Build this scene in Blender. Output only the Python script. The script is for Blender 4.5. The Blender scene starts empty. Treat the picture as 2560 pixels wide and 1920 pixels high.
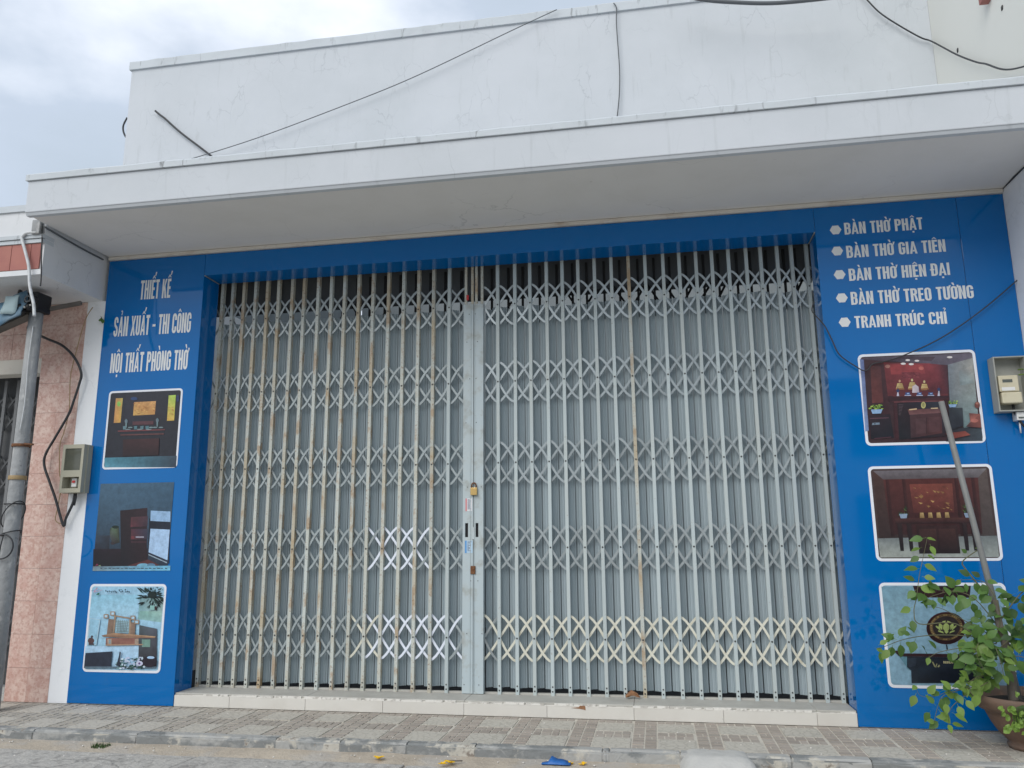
import bpy, bmesh, math, random
from mathutils import Vector, Matrix
random.seed(7)
SC = bpy.context.scene
COL = SC.collection
PI = math.pi

# ------------------------------------------------------------------ camera
F_PX, YAW, PITCH, ROLL = 1985.28, -0.1752, 0.1991, -0.0075
CAM = Vector((4.4978, -5.7407, 1.1699))
cy_, sy_, cp_, sp_ = math.cos(YAW), math.sin(YAW), math.cos(PITCH), math.sin(PITCH)
_f = Vector((sy_ * cp_, cy_ * cp_, sp_)); _r = Vector((cy_, -sy_, 0)); _u = _r.cross(_f)
_c, _s = math.cos(ROLL), math.sin(ROLL)
_r, _u = _c * _r + _s * _u, -_s * _r + _c * _u
cam = bpy.data.cameras.new('camera'); cam.sensor_width = 36; cam.lens = F_PX / 2560 * 36
cam.clip_start = 0.05; cam.clip_end = 2000
camo = bpy.data.objects.new('camera', cam); COL.objects.link(camo)
camo.matrix_world = Matrix(((_r.x, _u.x, -_f.x, CAM.x), (_r.y, _u.y, -_f.y, CAM.y), (_r.z, _u.z, -_f.z, CAM.z), (0, 0, 0, 1)))
SC.camera = camo

# ------------------------------------------------------------------ world, sun, exposure
SUN_EL, SUN_ROT = math.radians(40), math.radians(205)   # veiled sun, high over the street to the left
w = bpy.data.worlds.new('World'); SC.world = w; w.use_nodes = True
nt = w.node_tree; N = nt.nodes; L = nt.links; N.clear()
out = N.new('ShaderNodeOutputWorld')
sky = N.new('ShaderNodeTexSky'); sky.sky_type = 'NISHITA'; sky.sun_disc = False
sky.sun_elevation = SUN_EL; sky.sun_rotation = SUN_ROT
bg1 = N.new('ShaderNodeBackground'); bg1.inputs['Strength'].default_value = 0.10
L.new(sky.outputs[0], bg1.inputs['Color'])
tc = N.new('ShaderNodeTexCoord')
mp = N.new('ShaderNodeMapping'); mp.inputs['Scale'].default_value = (1.0, 1.0, 1.9); mp.inputs['Location'].default_value = (0.35, 0.1, 0.25)
L.new(tc.outputs['Generated'], mp.inputs['Vector'])
n1 = N.new('ShaderNodeTexNoise'); n1.inputs['Scale'].default_value = 2.1; n1.inputs['Detail'].default_value = 7; n1.inputs['Roughness'].default_value = 0.52
L.new(mp.outputs[0], n1.inputs['Vector'])
rc = N.new('ShaderNodeValToRGB')
rc.color_ramp.elements[0].position = 0.34; rc.color_ramp.elements[0].color = (4.3, 5.0, 5.75, 1)
rc.color_ramp.elements[1].position = 0.68; rc.color_ramp.elements[1].color = (8.6, 9.0, 9.8, 1)
e = rc.color_ramp.elements.new(0.5); e.color = (4.8, 5.5, 6.5, 1)
L.new(n1.outputs['Fac'], rc.inputs[0])
bg2 = N.new('ShaderNodeBackground'); bg2.inputs['Strength'].default_value = 0.10
L.new(rc.outputs[0], bg2.inputs['Color'])
mx = N.new('ShaderNodeMixShader'); mx.inputs[0].default_value = 0.91
L.new(bg1.outputs[0], mx.inputs[1]); L.new(bg2.outputs[0], mx.inputs[2]); L.new(mx.outputs[0], out.inputs['Surface'])

sl = bpy.data.lights.new('sun', 'SUN'); sl.energy = 1.5; sl.angle = math.radians(45); sl.color = (1.0, 0.96, 0.90)
so = bpy.data.objects.new('sun', sl); COL.objects.link(so)
sd = Vector((-0.42 * math.cos(SUN_EL), -0.91 * math.cos(SUN_EL), math.sin(SUN_EL)))
so.rotation_euler = sd.to_track_quat('Z', 'Y').to_euler(); so.location = (0, -8, 12)
SC.view_settings.view_transform = 'Standard'; SC.view_settings.look = 'None'
SC.view_settings.gamma = 1; SC.view_settings.exposure = 0.42; SC.view_settings.use_curve_mapping = False

def at(u, v, ax, val):
    """the point of the plane ax = val that the photograph shows at pixel (u, v) of 2560 x 1920"""
    d = _r * ((u - 1280) / F_PX) + _u * (-(v - 960) / F_PX) + _f
    i = 'xyz'.index(ax)
    return CAM + d * ((val - CAM[i]) / d[i])

# ------------------------------------------------------------------ materials
def srgb(*c):
    return tuple(((x / 255) / 12.92 if x <= 10 else ((x / 255 + .055) / 1.055) ** 2.4) for x in c)

def mat(name, col, rough=.6, layers=(), bump=None, metal=0., spec=.5, rnd=0., coat=0.):
    """layers: (kind, scale, lo, hi, colour, amount[, stretch xyz]); kind noise | cracks | noise2 | wave; bump: (scale, strength)"""
    m = bpy.data.materials.new(name); m.use_nodes = True
    t = m.node_tree; n = t.nodes; l = t.links
    b = n['Principled BSDF']
    b.inputs['Roughness'].default_value = rough; b.inputs['Metallic'].default_value = metal
    b.inputs['Specular IOR Level'].default_value = spec
    if coat: b.inputs['Coat Weight'].default_value = coat; b.inputs['Coat Roughness'].default_value = .05
    tcn = n.new('ShaderNodeTexCoord'); oi = n.new('ShaderNodeObjectInfo')
    vm = n.new('ShaderNodeVectorMath'); vm.operation = 'MULTIPLY_ADD'
    cmb = n.new('ShaderNodeCombineXYZ')
    for k in range(3): l.new(oi.outputs['Random'], cmb.inputs[k])
    l.new(cmb.outputs[0], vm.inputs[0]); vm.inputs[1].default_value = (17, 31, 23) if rnd else (0, 0, 0)
    l.new(tcn.outputs['Object'], vm.inputs[2])
    base = n.new('ShaderNodeRGB'); base.outputs[0].default_value = (*col, 1); cur = base.outputs[0]
    if rnd:
        hv = n.new('ShaderNodeHueSaturation'); mr = n.new('ShaderNodeMapRange')
        l.new(oi.outputs['Random'], mr.inputs[0]); mr.inputs[3].default_value = 1 - rnd; mr.inputs[4].default_value = 1 + rnd
        l.new(mr.outputs[0], hv.inputs['Value']); l.new(cur, hv.inputs['Color']); cur = hv.outputs[0]
    for ly in layers:
        kind, sc, lo, hi, c2, amt = ly[:6]; st = ly[6] if len(ly) > 6 else (1, 1, 1)
        mpn = n.new('ShaderNodeMapping'); mpn.inputs['Scale'].default_value = st; l.new(vm.outputs[0], mpn.inputs[0])
        if kind == 'cracks':
            dn = n.new('ShaderNodeTexNoise'); dn.inputs['Scale'].default_value = sc * 2.5; dn.inputs['Detail'].default_value = 4; l.new(mpn.outputs[0], dn.inputs['Vector'])
            ad = n.new('ShaderNodeVectorMath'); ad.operation = 'MULTIPLY_ADD'; l.new(dn.outputs['Color'], ad.inputs[0]); ad.inputs[1].default_value = (.5 / sc,) * 3; l.new(mpn.outputs[0], ad.inputs[2])
            vo = n.new('ShaderNodeTexVoronoi'); vo.feature = 'DISTANCE_TO_EDGE'; vo.inputs['Scale'].default_value = sc; l.new(ad.outputs[0], vo.inputs['Vector'])
            r1 = n.new('ShaderNodeMapRange'); l.new(vo.outputs['Distance'], r1.inputs[0]); r1.inputs[1].default_value = lo; r1.inputs[2].default_value = 0.0
            nn = n.new('ShaderNodeTexNoise'); nn.inputs['Scale'].default_value = hi; nn.inputs['Detail'].default_value = 3; l.new(vm.outputs[0], nn.inputs['Vector'])
            r2 = n.new('ShaderNodeMapRange'); l.new(nn.outputs['Fac'], r2.inputs[0]); r2.inputs[1].default_value = .5; r2.inputs[2].default_value = .65
            mu = n.new('ShaderNodeMath'); mu.operation = 'MULTIPLY'; l.new(r1.outputs[0], mu.inputs[0]); l.new(r2.outputs[0], mu.inputs[1]); fac = mu.outputs[0]
        elif kind == 'gradx':
            sx_ = n.new('ShaderNodeSeparateXYZ'); l.new(tcn.outputs['Object'], sx_.inputs[0])
            nn = n.new('ShaderNodeTexNoise'); nn.inputs['Scale'].default_value = sc; nn.inputs['Detail'].default_value = 6; l.new(tcn.outputs['Object'], nn.inputs['Vector'])
            am = n.new('ShaderNodeMath'); am.operation = 'MULTIPLY_ADD'; l.new(nn.outputs['Fac'], am.inputs[0]); am.inputs[1].default_value = 2.4; l.new(sx_.outputs[0], am.inputs[2])
            r1 = n.new('ShaderNodeMapRange'); l.new(am.outputs[0], r1.inputs[0]); r1.inputs[1].default_value = lo; r1.inputs[2].default_value = hi; fac = r1.outputs[0]
        elif kind == 'cells':
            vo = n.new('ShaderNodeTexVoronoi'); vo.feature = 'DISTANCE_TO_EDGE'; vo.inputs['Scale'].default_value = sc; l.new(mpn.outputs[0], vo.inputs['Vector'])
            r1 = n.new('ShaderNodeMapRange'); l.new(vo.outputs['Distance'], r1.inputs[0]); r1.inputs[1].default_value = hi; r1.inputs[2].default_value = lo; fac = r1.outputs[0]
        else:
            nn = n.new('ShaderNodeTexNoise'); nn.inputs['Scale'].default_value = sc; nn.inputs['Detail'].default_value = 8; nn.inputs['Roughness'].default_value = .62
            l.new(mpn.outputs[0], nn.inputs['Vector'])
            r1 = n.new('ShaderNodeMapRange'); l.new(nn.outputs['Fac'], r1.inputs[0]); r1.inputs[1].default_value = lo; r1.inputs[2].default_value = hi; fac = r1.outputs[0]
        ma = n.new('ShaderNodeMath'); ma.operation = 'MULTIPLY'; ma.inputs[1].default_value = amt; l.new(fac, ma.inputs[0])
        mxn = n.new('ShaderNodeMix'); mxn.data_type = 'RGBA'; l.new(ma.outputs[0], mxn.inputs['Factor']); l.new(cur, mxn.inputs['A']); mxn.inputs['B'].default_value = (*c2, 1)
        cur = mxn.outputs['Result']
    l.new(cur, b.inputs['Base Color'])
    if bump:
        bn = n.new('ShaderNodeTexNoise'); bn.inputs['Scale'].default_value = bump[0]; bn.inputs['Detail'].default_value = 6; l.new(vm.outputs[0], bn.inputs['Vector'])
        bp = n.new('ShaderNodeBump'); bp.inputs['Strength'].default_value = bump[1]; bp.inputs['Distance'].default_value = bump[2] if len(bump) > 2 else .01
        l.new(bn.outputs['Fac'], bp.inputs['Height']); l.new(bp.outputs[0], b.inputs['Normal'])
    return m

M = {}
M['white'] = mat('white_paint', (.84, .86, .88), .75, [
    ('noise', 1.1, .4, .75, (.76, .79, .82), .5), ('noise', 9, .55, .75, (.55, .58, .60), .35),
    ('cracks', 2.4, .010, 1.3, (.36, .38, .40), .75, (1, 1, .7)), ('noise', 6, .66, .80, (.42, .43, .42), .5, (1.6, 1, .35)),
    ('noise', 28, .70, .78, (.34, .35, .35), .45)], bump=(14, .25, .004))
M['shopwhite'] = mat('aged_dimmed_white_paint', (.575, .605, .64), .8, [  # weathered paint; base also darkened to stand in for dimmer upper-wall exposure
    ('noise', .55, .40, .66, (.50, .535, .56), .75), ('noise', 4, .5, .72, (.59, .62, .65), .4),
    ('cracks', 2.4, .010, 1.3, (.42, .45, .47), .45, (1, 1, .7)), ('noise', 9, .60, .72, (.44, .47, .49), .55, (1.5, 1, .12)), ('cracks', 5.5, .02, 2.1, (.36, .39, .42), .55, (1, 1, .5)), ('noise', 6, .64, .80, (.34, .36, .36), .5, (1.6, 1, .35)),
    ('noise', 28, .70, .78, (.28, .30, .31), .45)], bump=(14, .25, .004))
M['nbwhite'] = mat('neighbour_white_paint', (.70, .715, .73), .8, [('noise', 2, .45, .7, (.58, .60, .62), .6), ('noise', 7, .60, .72, (.42, .44, .45), .6, (1.4, 1, .4)), ('cracks', 2.4, .012, 1.6, (.35, .36, .37), .6)], bump=(14, .25, .004))
M['coping'] = mat('coping_white', (.55, .59, .62), .8, [('noise', 3, .45, .7, (.45, .48, .50), .5), ('noise', 10, .60, .70, (.26, .28, .29), .6, (2.2, 1, .5)), ('cracks', 2.2, .016, 1.6, (.2, .21, .22), .9, (1, 1, .3))], bump=(20, .4, .006))
M['soffit'] = mat('soffit_paint', (.78, .76, .73), .85, [('noise', 2.2, .45, .75, (.69, .67, .63), .5), ('noise', 7, .66, .78, (.36, .30, .25), .5), ('cracks', 1.4, .008, .8, (.4, .39, .37), .5)], bump=(18, .2, .004))
M['trim'] = mat('cream_trim', (.66, .63, .57), .8, [('noise', 4, .55, .72, (.38, .27, .18), .5, (1, 1, 2)), ('noise', 20, .6, .75, (.4, .37, .33), .4)], bump=(20, .3, .004))
M['cream'] = mat('cream_wall_paint', (.70, .70, .65), .8, [('noise', .8, .4, .75, (.68, .68, .63), .5), ('noise', 9, .70, .80, (.4, .4, .38), .5)], bump=(10, .2, .005))
M['blue'] = mat('blue_cladding', (.0, .130, .41), .05, [('noise', 2, .35, .75, (.0, .145, .43), .6), ('noise', 60, .74, .80, (.35, .42, .5), .25), ('noise', 5, .6, .85, (.015, .14, .36), .5, (1, 1, .25))], bump=(1.6, .10, .006), spec=.46)
M['letter'] = mat('white_vinyl', (.72, .74, .74), .45, [('noise', 30, .55, .8, (.55, .57, .58), .4)])
M['border'] = mat('poster_border_vinyl', (.74, .77, .83), .35)
M['galv'] = mat('corner_trim_metal', (.5, .5, .47), .4, metal=.6)
M['bar'] = mat('painted_steel_bar', (.46, .53, .54), .45, [('noise', 3, .4, .7, (.50, .52, .48), .6, (1, 1, .5)), ('noise', 40, .62, .72, (.26, .22, .17), .5)], rnd=.08)
M['rustbar'] = mat('rusty_steel_bar', (.50, .54, .51), .5, [('noise', 3, .4, .6, (.52, .51, .43), .7, (1, 1, .5)), ('noise', 1.5, .50, .62, (.46, .38, .25), .8, (1, 1, 1.0)), ('noise', 9, .53, .63, (.37, .245, .13), .7, (1, 1, .6)), ('noise', 60, .56, .66, (.24, .14, .07), .7)], rnd=.10, bump=(90, .25, .002))
M['strip'] = mat('grey_flat_bar', (.34, .385, .395), .38, [('noise', 25, .6, .75, (.22, .2, .17), .5)], rnd=.10, metal=.15)
M['stripbright'] = mat('bright_flat_bar', (.365, .405, .415), .28, [('noise', 25, .6, .75, (.3, .28, .24), .4)], rnd=.12, metal=.4)
M['stripwhite'] = mat('new_white_flat_bar', (.74, .79, .88), .5)
M['stripcream'] = mat('cream_flat_bar', (.66, .65, .55), .5, [('noise', 12, .55, .7, (.45, .40, .28), .6)], rnd=.06)
M['slat'] = mat('grey_gate_sheet', (.335, .40, .43), .42, [('noise', 1.2, .4, .7, (.275, .335, .36), .6), ('noise', 4, .64, .8, (.24, .26, .26), .5), ('noise', 60, .75, .79, (.1, .1, .1), .6)], rnd=.06)
M['stile'] = mat('worn_grey_stile', (.45, .53, .56), .45, [('noise', 4, .4, .7, (.48, .53, .52), .7), ('noise', 8, .52, .66, (.32, .335, .31), .7), ('noise', 30, .66, .74, (.2, .14, .09), .7)], bump=(30, .15, .003))
M['dark'] = mat('shade_black', (.012, .013, .015), .8)  # near-black colour standing in for shade in gaps and behind the gate
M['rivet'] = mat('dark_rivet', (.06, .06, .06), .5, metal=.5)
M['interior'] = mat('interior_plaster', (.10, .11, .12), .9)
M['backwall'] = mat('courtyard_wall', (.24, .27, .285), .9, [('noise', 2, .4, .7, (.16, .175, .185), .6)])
M['steptop'] = mat('grey_step_stone', (.47, .46, .42), .6, [('noise', 5, .4, .7, (.33, .32, .29), .6), ('noise', 30, .66, .76, (.2, .19, .17), .5)], bump=(40, .2, .003))
M['riser'] = mat('cream_riser_tile', (.66, .64, .59), .4, [('noise', 3, .45, .7, (.58, .555, .50), .6), ('noise', 18, .68, .76, (.25, .22, .18), .6, (1, 1, .6))], rnd=.03, bump=(20, .1, .003))
M['lip'] = mat('chipped_mortar', (.75, .73, .68), .9, [('noise', 20, .5, .6, (.4, .38, .34), .7)], bump=(50, .6, .008))
M['grout'] = mat('pavement_grout', (.60, .565, .495), .95, [('noise', 5, .4, .7, (.46, .43, .37), .6), ('gradx', 3, 3.0, 1.9, (.40, .375, .33), .8)], bump=(60, .4, .004))
DUST = [('noise', 2.2, .42, .68, (.42, .385, .335), .5), ('noise', 9, .5, .75, (.27, .25, .22), .35), ('gradx', 3, 4.1, 2.0, (.40, .375, .33), .95), ('gradx', 3, 7.2, 8.0, (.30, .285, .255), .6)]
M['pbrick'] = mat('brown_paver', (.355, .312, .272), .9, DUST, rnd=.16, bump=(80, .4, .004))
M['ptile'] = mat('grey_green_paver', (.395, .375, .322), .9, DUST + [('cells', 24, .13, .0, (.56, .53, .465), .7)], rnd=.08, bump=(60, .5, .005))
M['kerb'] = mat('weathered_kerb', (.36, .36, .345), .9, [('noise', 2.6, .46, .52, (.185, .195, .195), .85, (1, 1, 1.6)), ('noise', 6, .55, .60, (.54, .51, .44), .8), ('noise', 12, .62, .68, (.15, .115, .095), .75), ('cracks', 3, .02, 2, (.08, .08, .08), .7)], rnd=.05, bump=(26, .7, .012))
M['road'] = mat('concrete_road', (.44, .425, .395), .95, [('noise', 1.6, .4, .7, (.36, .345, .325), .7), ('noise', 7, .48, .66, (.54, .52, .48), .6), ('noise', 18, .52, .68, (.25, .235, .22), .8, (1, .45, 1)), ('noise', 70, .55, .7, (.6, .58, .53), .5), ('cracks', 2.3, .02, 1.1, (.12, .115, .11), .7), ('cracks', 1.1, .012, .7, (.07, .07, .07), .8)], rnd=.05, bump=(22, .9, .02))
M['dirt'] = mat('sandy_dirt', (.47, .41, .33), 1., [('noise', 10, .42, .66, (.36, .31, .25), .75), ('noise', 3, .5, .62, (.42, .40, .37), .7), ('noise', 60, .6, .75, (.2, .17, .14), .6)], bump=(50, .7, .01))
M['concrete'] = mat('grey_concrete', (.50, .495, .47), .9, [('noise', 5, .4, .7, (.38, .38, .365), .7), ('noise', 22, .62, .75, (.62, .61, .58), .5)], bump=(24, .6, .012))
M['pole'] = mat('pole_concrete', (.34, .35, .355), .9, [('noise', 4, .45, .62, (.26, .27, .275), .8, (1, 1, .6)), ('noise', 14, .56, .66, (.52, .52, .51), .7, (1, 1, .5)), ('noise', 30, .62, .70, (.16, .165, .17), .6)], bump=(22, .9, .012))
M['pink'] = mat('pink_marbled_tile', (.56, .36, .305), .45, [('noise', 11, .42, .58, (.68, .53, .46), .8), ('noise', 38, .48, .60, (.46, .26, .21), .7), ('noise', 60, .58, .66, (.74, .62, .55), .6)], rnd=.05)
M['redband'] = mat('terracotta_panel', (.36, .135, .115), .7, [('noise', 4, .4, .7, (.46, .20, .15), .6)], rnd=.2)
M['greypaint'] = mat('dark_grey_gate', (.085, .09, .095), .6, [('noise', 10, .5, .7, (.13, .13, .13), .5)])
M['black'] = mat('black_rubber', (.012, .012, .014), .5)
M['cable'] = mat('dark_cable', (.03, .032, .036), .55)
M['cablegrey'] = mat('grey_cable', (.10, .11, .12), .6)
M['cablewhite'] = mat('white_cable', (.62, .64, .65), .6, [('noise', 20, .5, .7, (.35, .35, .35), .5)])
M['cableyellow'] = mat('tan_wire', (.34, .24, .12), .6)
M['rust'] = mat('rust', (.14, .062, .03), .9, [('noise', 60, .45, .65, (.25, .12, .05), .7)], bump=(80, .5, .003))
M['brass'] = mat('brass', (.62, .43, .17), .35, metal=.75)
M['metertan'] = mat('beige_meter_case', (.40, .385, .30), .55, [('noise', 6, .45, .7, (.32, .31, .25), .6), ('noise', 30, .66, .76, (.2, .18, .14), .5)])
M['meterglass'] = mat('smoked_window', (.09, .095, .075), .12, [('noise', 6, .4, .7, (.15, .15, .115), .7)])
M['meterbody'] = mat('ivory_meter', (.58, .54, .40), .5, [('noise', 9, .5, .7, (.48, .42, .28), .6)])
M['meterbox'] = mat('grey_meter_tray', (.33, .34, .31), .6, [('noise', 7, .45, .7, (.24, .245, .22), .6)])
M['lcd'] = mat('meter_display', (.10, .115, .105), .2)
M['plastwhite'] = mat('white_plastic', (.7, .71, .7), .45)
M['red'] = mat('red_plastic', (.5, .03, .03), .5)
M['terracotta'] = mat('weathered_terracotta', (.17, .105, .075), .85, [('noise', 4, .42, .65, (.115, .105, .09), .8), ('noise', 20, .55, .72, (.25, .16, .115), .6)], bump=(30, .4, .006))
M['soil'] = mat('dark_soil', (.03, .024, .018), 1., bump=(60, .8, .02))
M['bark'] = mat('grey_brown_bark', (.15, .13, .11), .9, [('noise', 20, .45, .7, (.08, .065, .05), .7, (1, 1, .3))], bump=(50, .6, .006))
M['twig'] = mat('green_brown_twig', (.115, .125, .06), .8, [('noise', 20, .45, .7, (.12, .09, .06), .7)])
M['stake'] = mat('grey_plastic_pipe', (.20, .205, .20), .6, [('noise', 8, .5, .7, (.145, .145, .14), .6)])
M['leafdry'] = mat('dry_leaf', (.26, .125, .06), .8, [('noise', 20, .45, .7, (.36, .2, .1), .6)])
M['weed'] = mat('weed_green', (.05, .10, .025), .8, rnd=.2)
M['petal'] = mat('yellow_petal', (.85, .52, .01), .6)
M['bluescrap'] = mat('blue_plastic_sheet', (.02, .13, .42), .5)
M['tarpblue'] = mat('blue_tarpaulin', (.09, .19, .28), .6, [('noise', 8, .45, .7, (.30, .38, .44), .7)])
M['palebag'] = mat('pale_blue_cloth', (.40, .52, .55), .8)
M['wood'] = mat('weathered_board', (.16, .145, .13), .9, [('noise', 14, .4, .7, (.09, .08, .07), .7, (.2, 1, 1))])
M['pebble'] = mat('pale_grit', (.6, .58, .54), .9, rnd=.3)
M['roof'] = mat('far_roof', (.20, .085, .06), .9)
M['farwall'] = mat('far_wall', (.42, .40, .36), .9)
M['farglass'] = mat('far_glass', (.03, .035, .04), .2)

def leaf_mat(name, c1, c2):
    m = mat(name, c1, .5, [('noise', 25, .4, .7, c2, .7)], rnd=.30)
    t = m.node_tree; b = t.nodes['Principled BSDF']; o = [x for x in t.nodes if x.type == 'OUTPUT_MATERIAL'][0]
    tr = t.nodes.new('ShaderNodeBsdfTranslucent'); tr.inputs[0].default_value = (c1[0] * 1.8, c1[1] * 1.8, c1[2], 1)
    ms = t.nodes.new('ShaderNodeMixShader'); ms.inputs[0].default_value = .28
    t.links.new(b.outputs[0], ms.inputs[1]); t.links.new(tr.outputs[0], ms.inputs[2]); t.links.new(ms.outputs[0], o.inputs['Surface'])
    return m
M['leafA'] = leaf_mat('leaf_mid_green', (.088, .178, .038), (.055, .12, .028))
M['leafB'] = leaf_mat('leaf_dark_green', (.048, .105, .034), (.03, .07, .025))
M['leafC'] = leaf_mat('leaf_light_green', (.18, .285, .058), (.12, .21, .045))

def print_mat():
    m = bpy.data.materials.new('printed_photo'); m.use_nodes = True
    t = m.node_tree; n = t.nodes; l = t.links; b = n['Principled BSDF']; b.inputs['Roughness'].default_value = .3
    a = n.new('ShaderNodeVertexColor'); a.layer_name = 'print'
    tcn = n.new('ShaderNodeTexCoord'); nn = n.new('ShaderNodeTexNoise'); nn.inputs['Scale'].default_value = 22; nn.inputs['Detail'].default_value = 9; nn.inputs['Roughness'].default_value = .7
    l.new(tcn.outputs['Object'], nn.inputs['Vector'])
    mr = n.new('ShaderNodeMapRange'); mr.inputs[1].default_value = .3; mr.inputs[2].default_value = .7; mr.inputs[3].default_value = .60; mr.inputs[4].default_value = 1.06; l.new(nn.outputs['Fac'], mr.inputs[0])
    hv = n.new('ShaderNodeHueSaturation'); l.new(a.outputs['Color'], hv.inputs['Color']); l.new(mr.outputs[0], hv.inputs['Value']); hv.inputs['Saturation'].default_value = .95
    l.new(hv.outputs[0], b.inputs['Base Color'])
    return m
M['print'] = print_mat()

# ------------------------------------------------------------------ mesh helpers
class MB:
    def __init__(s): s.v = []; s.f = []; s.mi = []; s.sm = []; s.cur = 0; s.smooth = False
    def vert(s, *p): s.v.append(tuple(p)); return len(s.v) - 1
    def face(s, idx): s.f.append(tuple(idx)); s.mi.append(s.cur); s.sm.append(s.smooth)
    def poly(s, pts): s.face([s.vert(*p) for p in pts])
    def box(s, x0, x1, y0, y1, z0, z1):
        i = len(s.v)
        for z in (z0, z1):
            for (x, y) in ((x0, y0), (x1, y0), (x1, y1), (x0, y1)): s.v.append((x, y, z))
        for q in ((0, 3, 2, 1), (4, 5, 6, 7), (0, 1, 5, 4), (1, 2, 6, 5), (2, 3, 7, 6), (3, 0, 4, 7)): s.face([i + k for k in q])
        return s
    def bar(s, a, b, wx, wy=None):                      # square bar between two points
        return s.tube([a, b], wx / 2 * 1.414, 4)
    def tube(s, pts, r, n=6, cap=True):
        pts = [Vector(p) for p in pts]; rs = r if isinstance(r, (list, tuple)) else [r] * len(pts)
        old = s.smooth; s.smooth = n > 4; rings = []
        up = Vector((.31, .2, .93)).normalized()
        for k, p in enumerate(pts):
            d = (pts[min(k + 1, len(pts) - 1)] - pts[max(k - 1, 0)])
            d = d.normalized() if d.length > 1e-9 else Vector((0, 0, 1))
            a = d.cross(up)
            if a.length < .1: a = d.cross(Vector((1, 0, 0)))
            a.normalize(); b = d.cross(a)
            rings.append([s.vert(*(p + (a * math.cos(t) + b * math.sin(t)) * rs[k])) for t in [2 * PI * (j + .5) / n for j in range(n)]])
        for q, w_ in zip(rings, rings[1:]):
            for j in range(n): s.face((q[j], q[(j + 1) % n], w_[(j + 1) % n], w_[j]))
        s.smooth = False
        if cap: s.face(rings[0][::-1]); s.face(rings[-1])
        s.smooth = old
        return s
    def lathe(s, prof, c, n=28):
        old = s.smooth; s.smooth = True
        rings = [[s.vert(c[0] + r * math.cos(2 * PI * j / n), c[1] + r * math.sin(2 * PI * j / n), c[2] + z) for j in range(n)] for r, z in prof]
        for q, w_ in zip(rings, rings[1:]):
            for j in range(n): s.face((q[j], q[(j + 1) % n], w_[(j + 1) % n], w_[j]))
        s.smooth = old
        return s
    def blob(s, c, r, seed=0, n=8, m=5, j=.25):
        rr = random.Random(seed); old = s.smooth; s.smooth = True; rings = []
        for a in range(1, m):
            th = PI * a / m
            rings.append([s.vert(c[0] + r[0] * math.sin(th) * math.cos(2 * PI * b / n) * (1 + rr.uniform(-j, j)), c[1] + r[1] * math.sin(th) * math.sin(2 * PI * b / n) * (1 + rr.uniform(-j, j)), c[2] + r[2] * math.cos(th) * (1 + rr.uniform(-j, j))) for b in range(n)])
        t = s.vert(c[0], c[1], c[2] + r[2]); bo = s.vert(c[0], c[1], c[2] - r[2])
        for b in range(n):
            s.face((t, rings[0][b], rings[0][(b + 1) % n])); s.face((bo, rings[-1][(b + 1) % n], rings[-1][b]))
        for q, w_ in zip(rings, rings[1:]):
            for b in range(n): s.face((q[b], w_[b], w_[(b + 1) % n], q[(b + 1) % n]))
        s.smooth = old
        return s
    def mesh(s, name, mats):
        me = bpy.data.meshes.new(name); me.from_pydata(s.v, [], s.f)
        for m in (mats if isinstance(mats, (list, tuple)) else [mats]): me.materials.append(m)
        me.polygons.foreach_set('material_index', s.mi); me.polygons.foreach_set('use_smooth', s.sm); me.update()
        return me

def link(name, me, parent=None, loc=None, bevel=0):
    o = bpy.data.objects.new(name, me); COL.objects.link(o)
    if loc is not None: o.location = loc
    if parent is not None:
        o.parent = parent; o.matrix_parent_inverse = parent['_inv'] if False else INV[parent.name]
    if bevel:
        b = o.modifiers.new('bevel', 'BEVEL'); b.width = bevel; b.segments = 2; b.limit_method = 'ANGLE'
    INV[o.name] = INV_of(o)
    return o
INV = {}
WLOC = {}
def INV_of(o):
    # every parent keeps zero rotation, and every child's location is a world position
    WLOC[o.name] = Vector(o.location)
    return Matrix.Translation(-Vector(o.location))
def obj(name, mb, m, parent=None, bevel=0): return link(name, mb.mesh(name, m), parent, None, bevel)
def thing(name, label, cat, loc=(0, 0, 0), group=None):
    o = bpy.data.objects.new(name, None); COL.objects.link(o); o.location = loc; o.empty_display_size = .1
    INV[o.name] = INV_of(o)
    return tag(o, label, cat, group)
def tag(o, label, cat, group=None, kind=None):
    if label: o['label'] = label
    if cat: o['category'] = cat
    if group: o['group'] = group
    if kind: o['kind'] = kind
    return o
def B(*a): return MB().box(*a)
def smooth_path(pts, k=6):
    pts = [Vector(p) for p in pts]; res = []
    for i in range(len(pts) - 1):
        p0, p1, p2, p3 = pts[max(i - 1, 0)], pts[i], pts[i + 1], pts[min(i + 2, len(pts) - 1)]
        for j in range(k):
            t = j / k
            res.append(.5 * ((2 * p1) + (p2 - p0) * t + (2 * p0 - 5 * p1 + 4 * p2 - p3) * t * t + (3 * p1 - p0 - 3 * p2 + p3) * t ** 3))
    return res + [pts[-1]]

# measured layout (metres; x along the front, y into the building, z up; pavement = 0)
X1, X2, X3 = 0.893, 5.727, 6.998
ZL, ZT = 3.377, 3.562            # underside of the lintel, top of the blue cladding
D = 0.232                        # depth of the reveal
ST = 0.095                       # doorstep height
YA, ZB, ZA, ZBAND = -0.946, 3.603, 3.907, 3.851
S, XPL, ZPT = 0.877, -0.645, 6.106
RZ = -0.067                      # road level
KY = -0.842                      # kerb face

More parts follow.
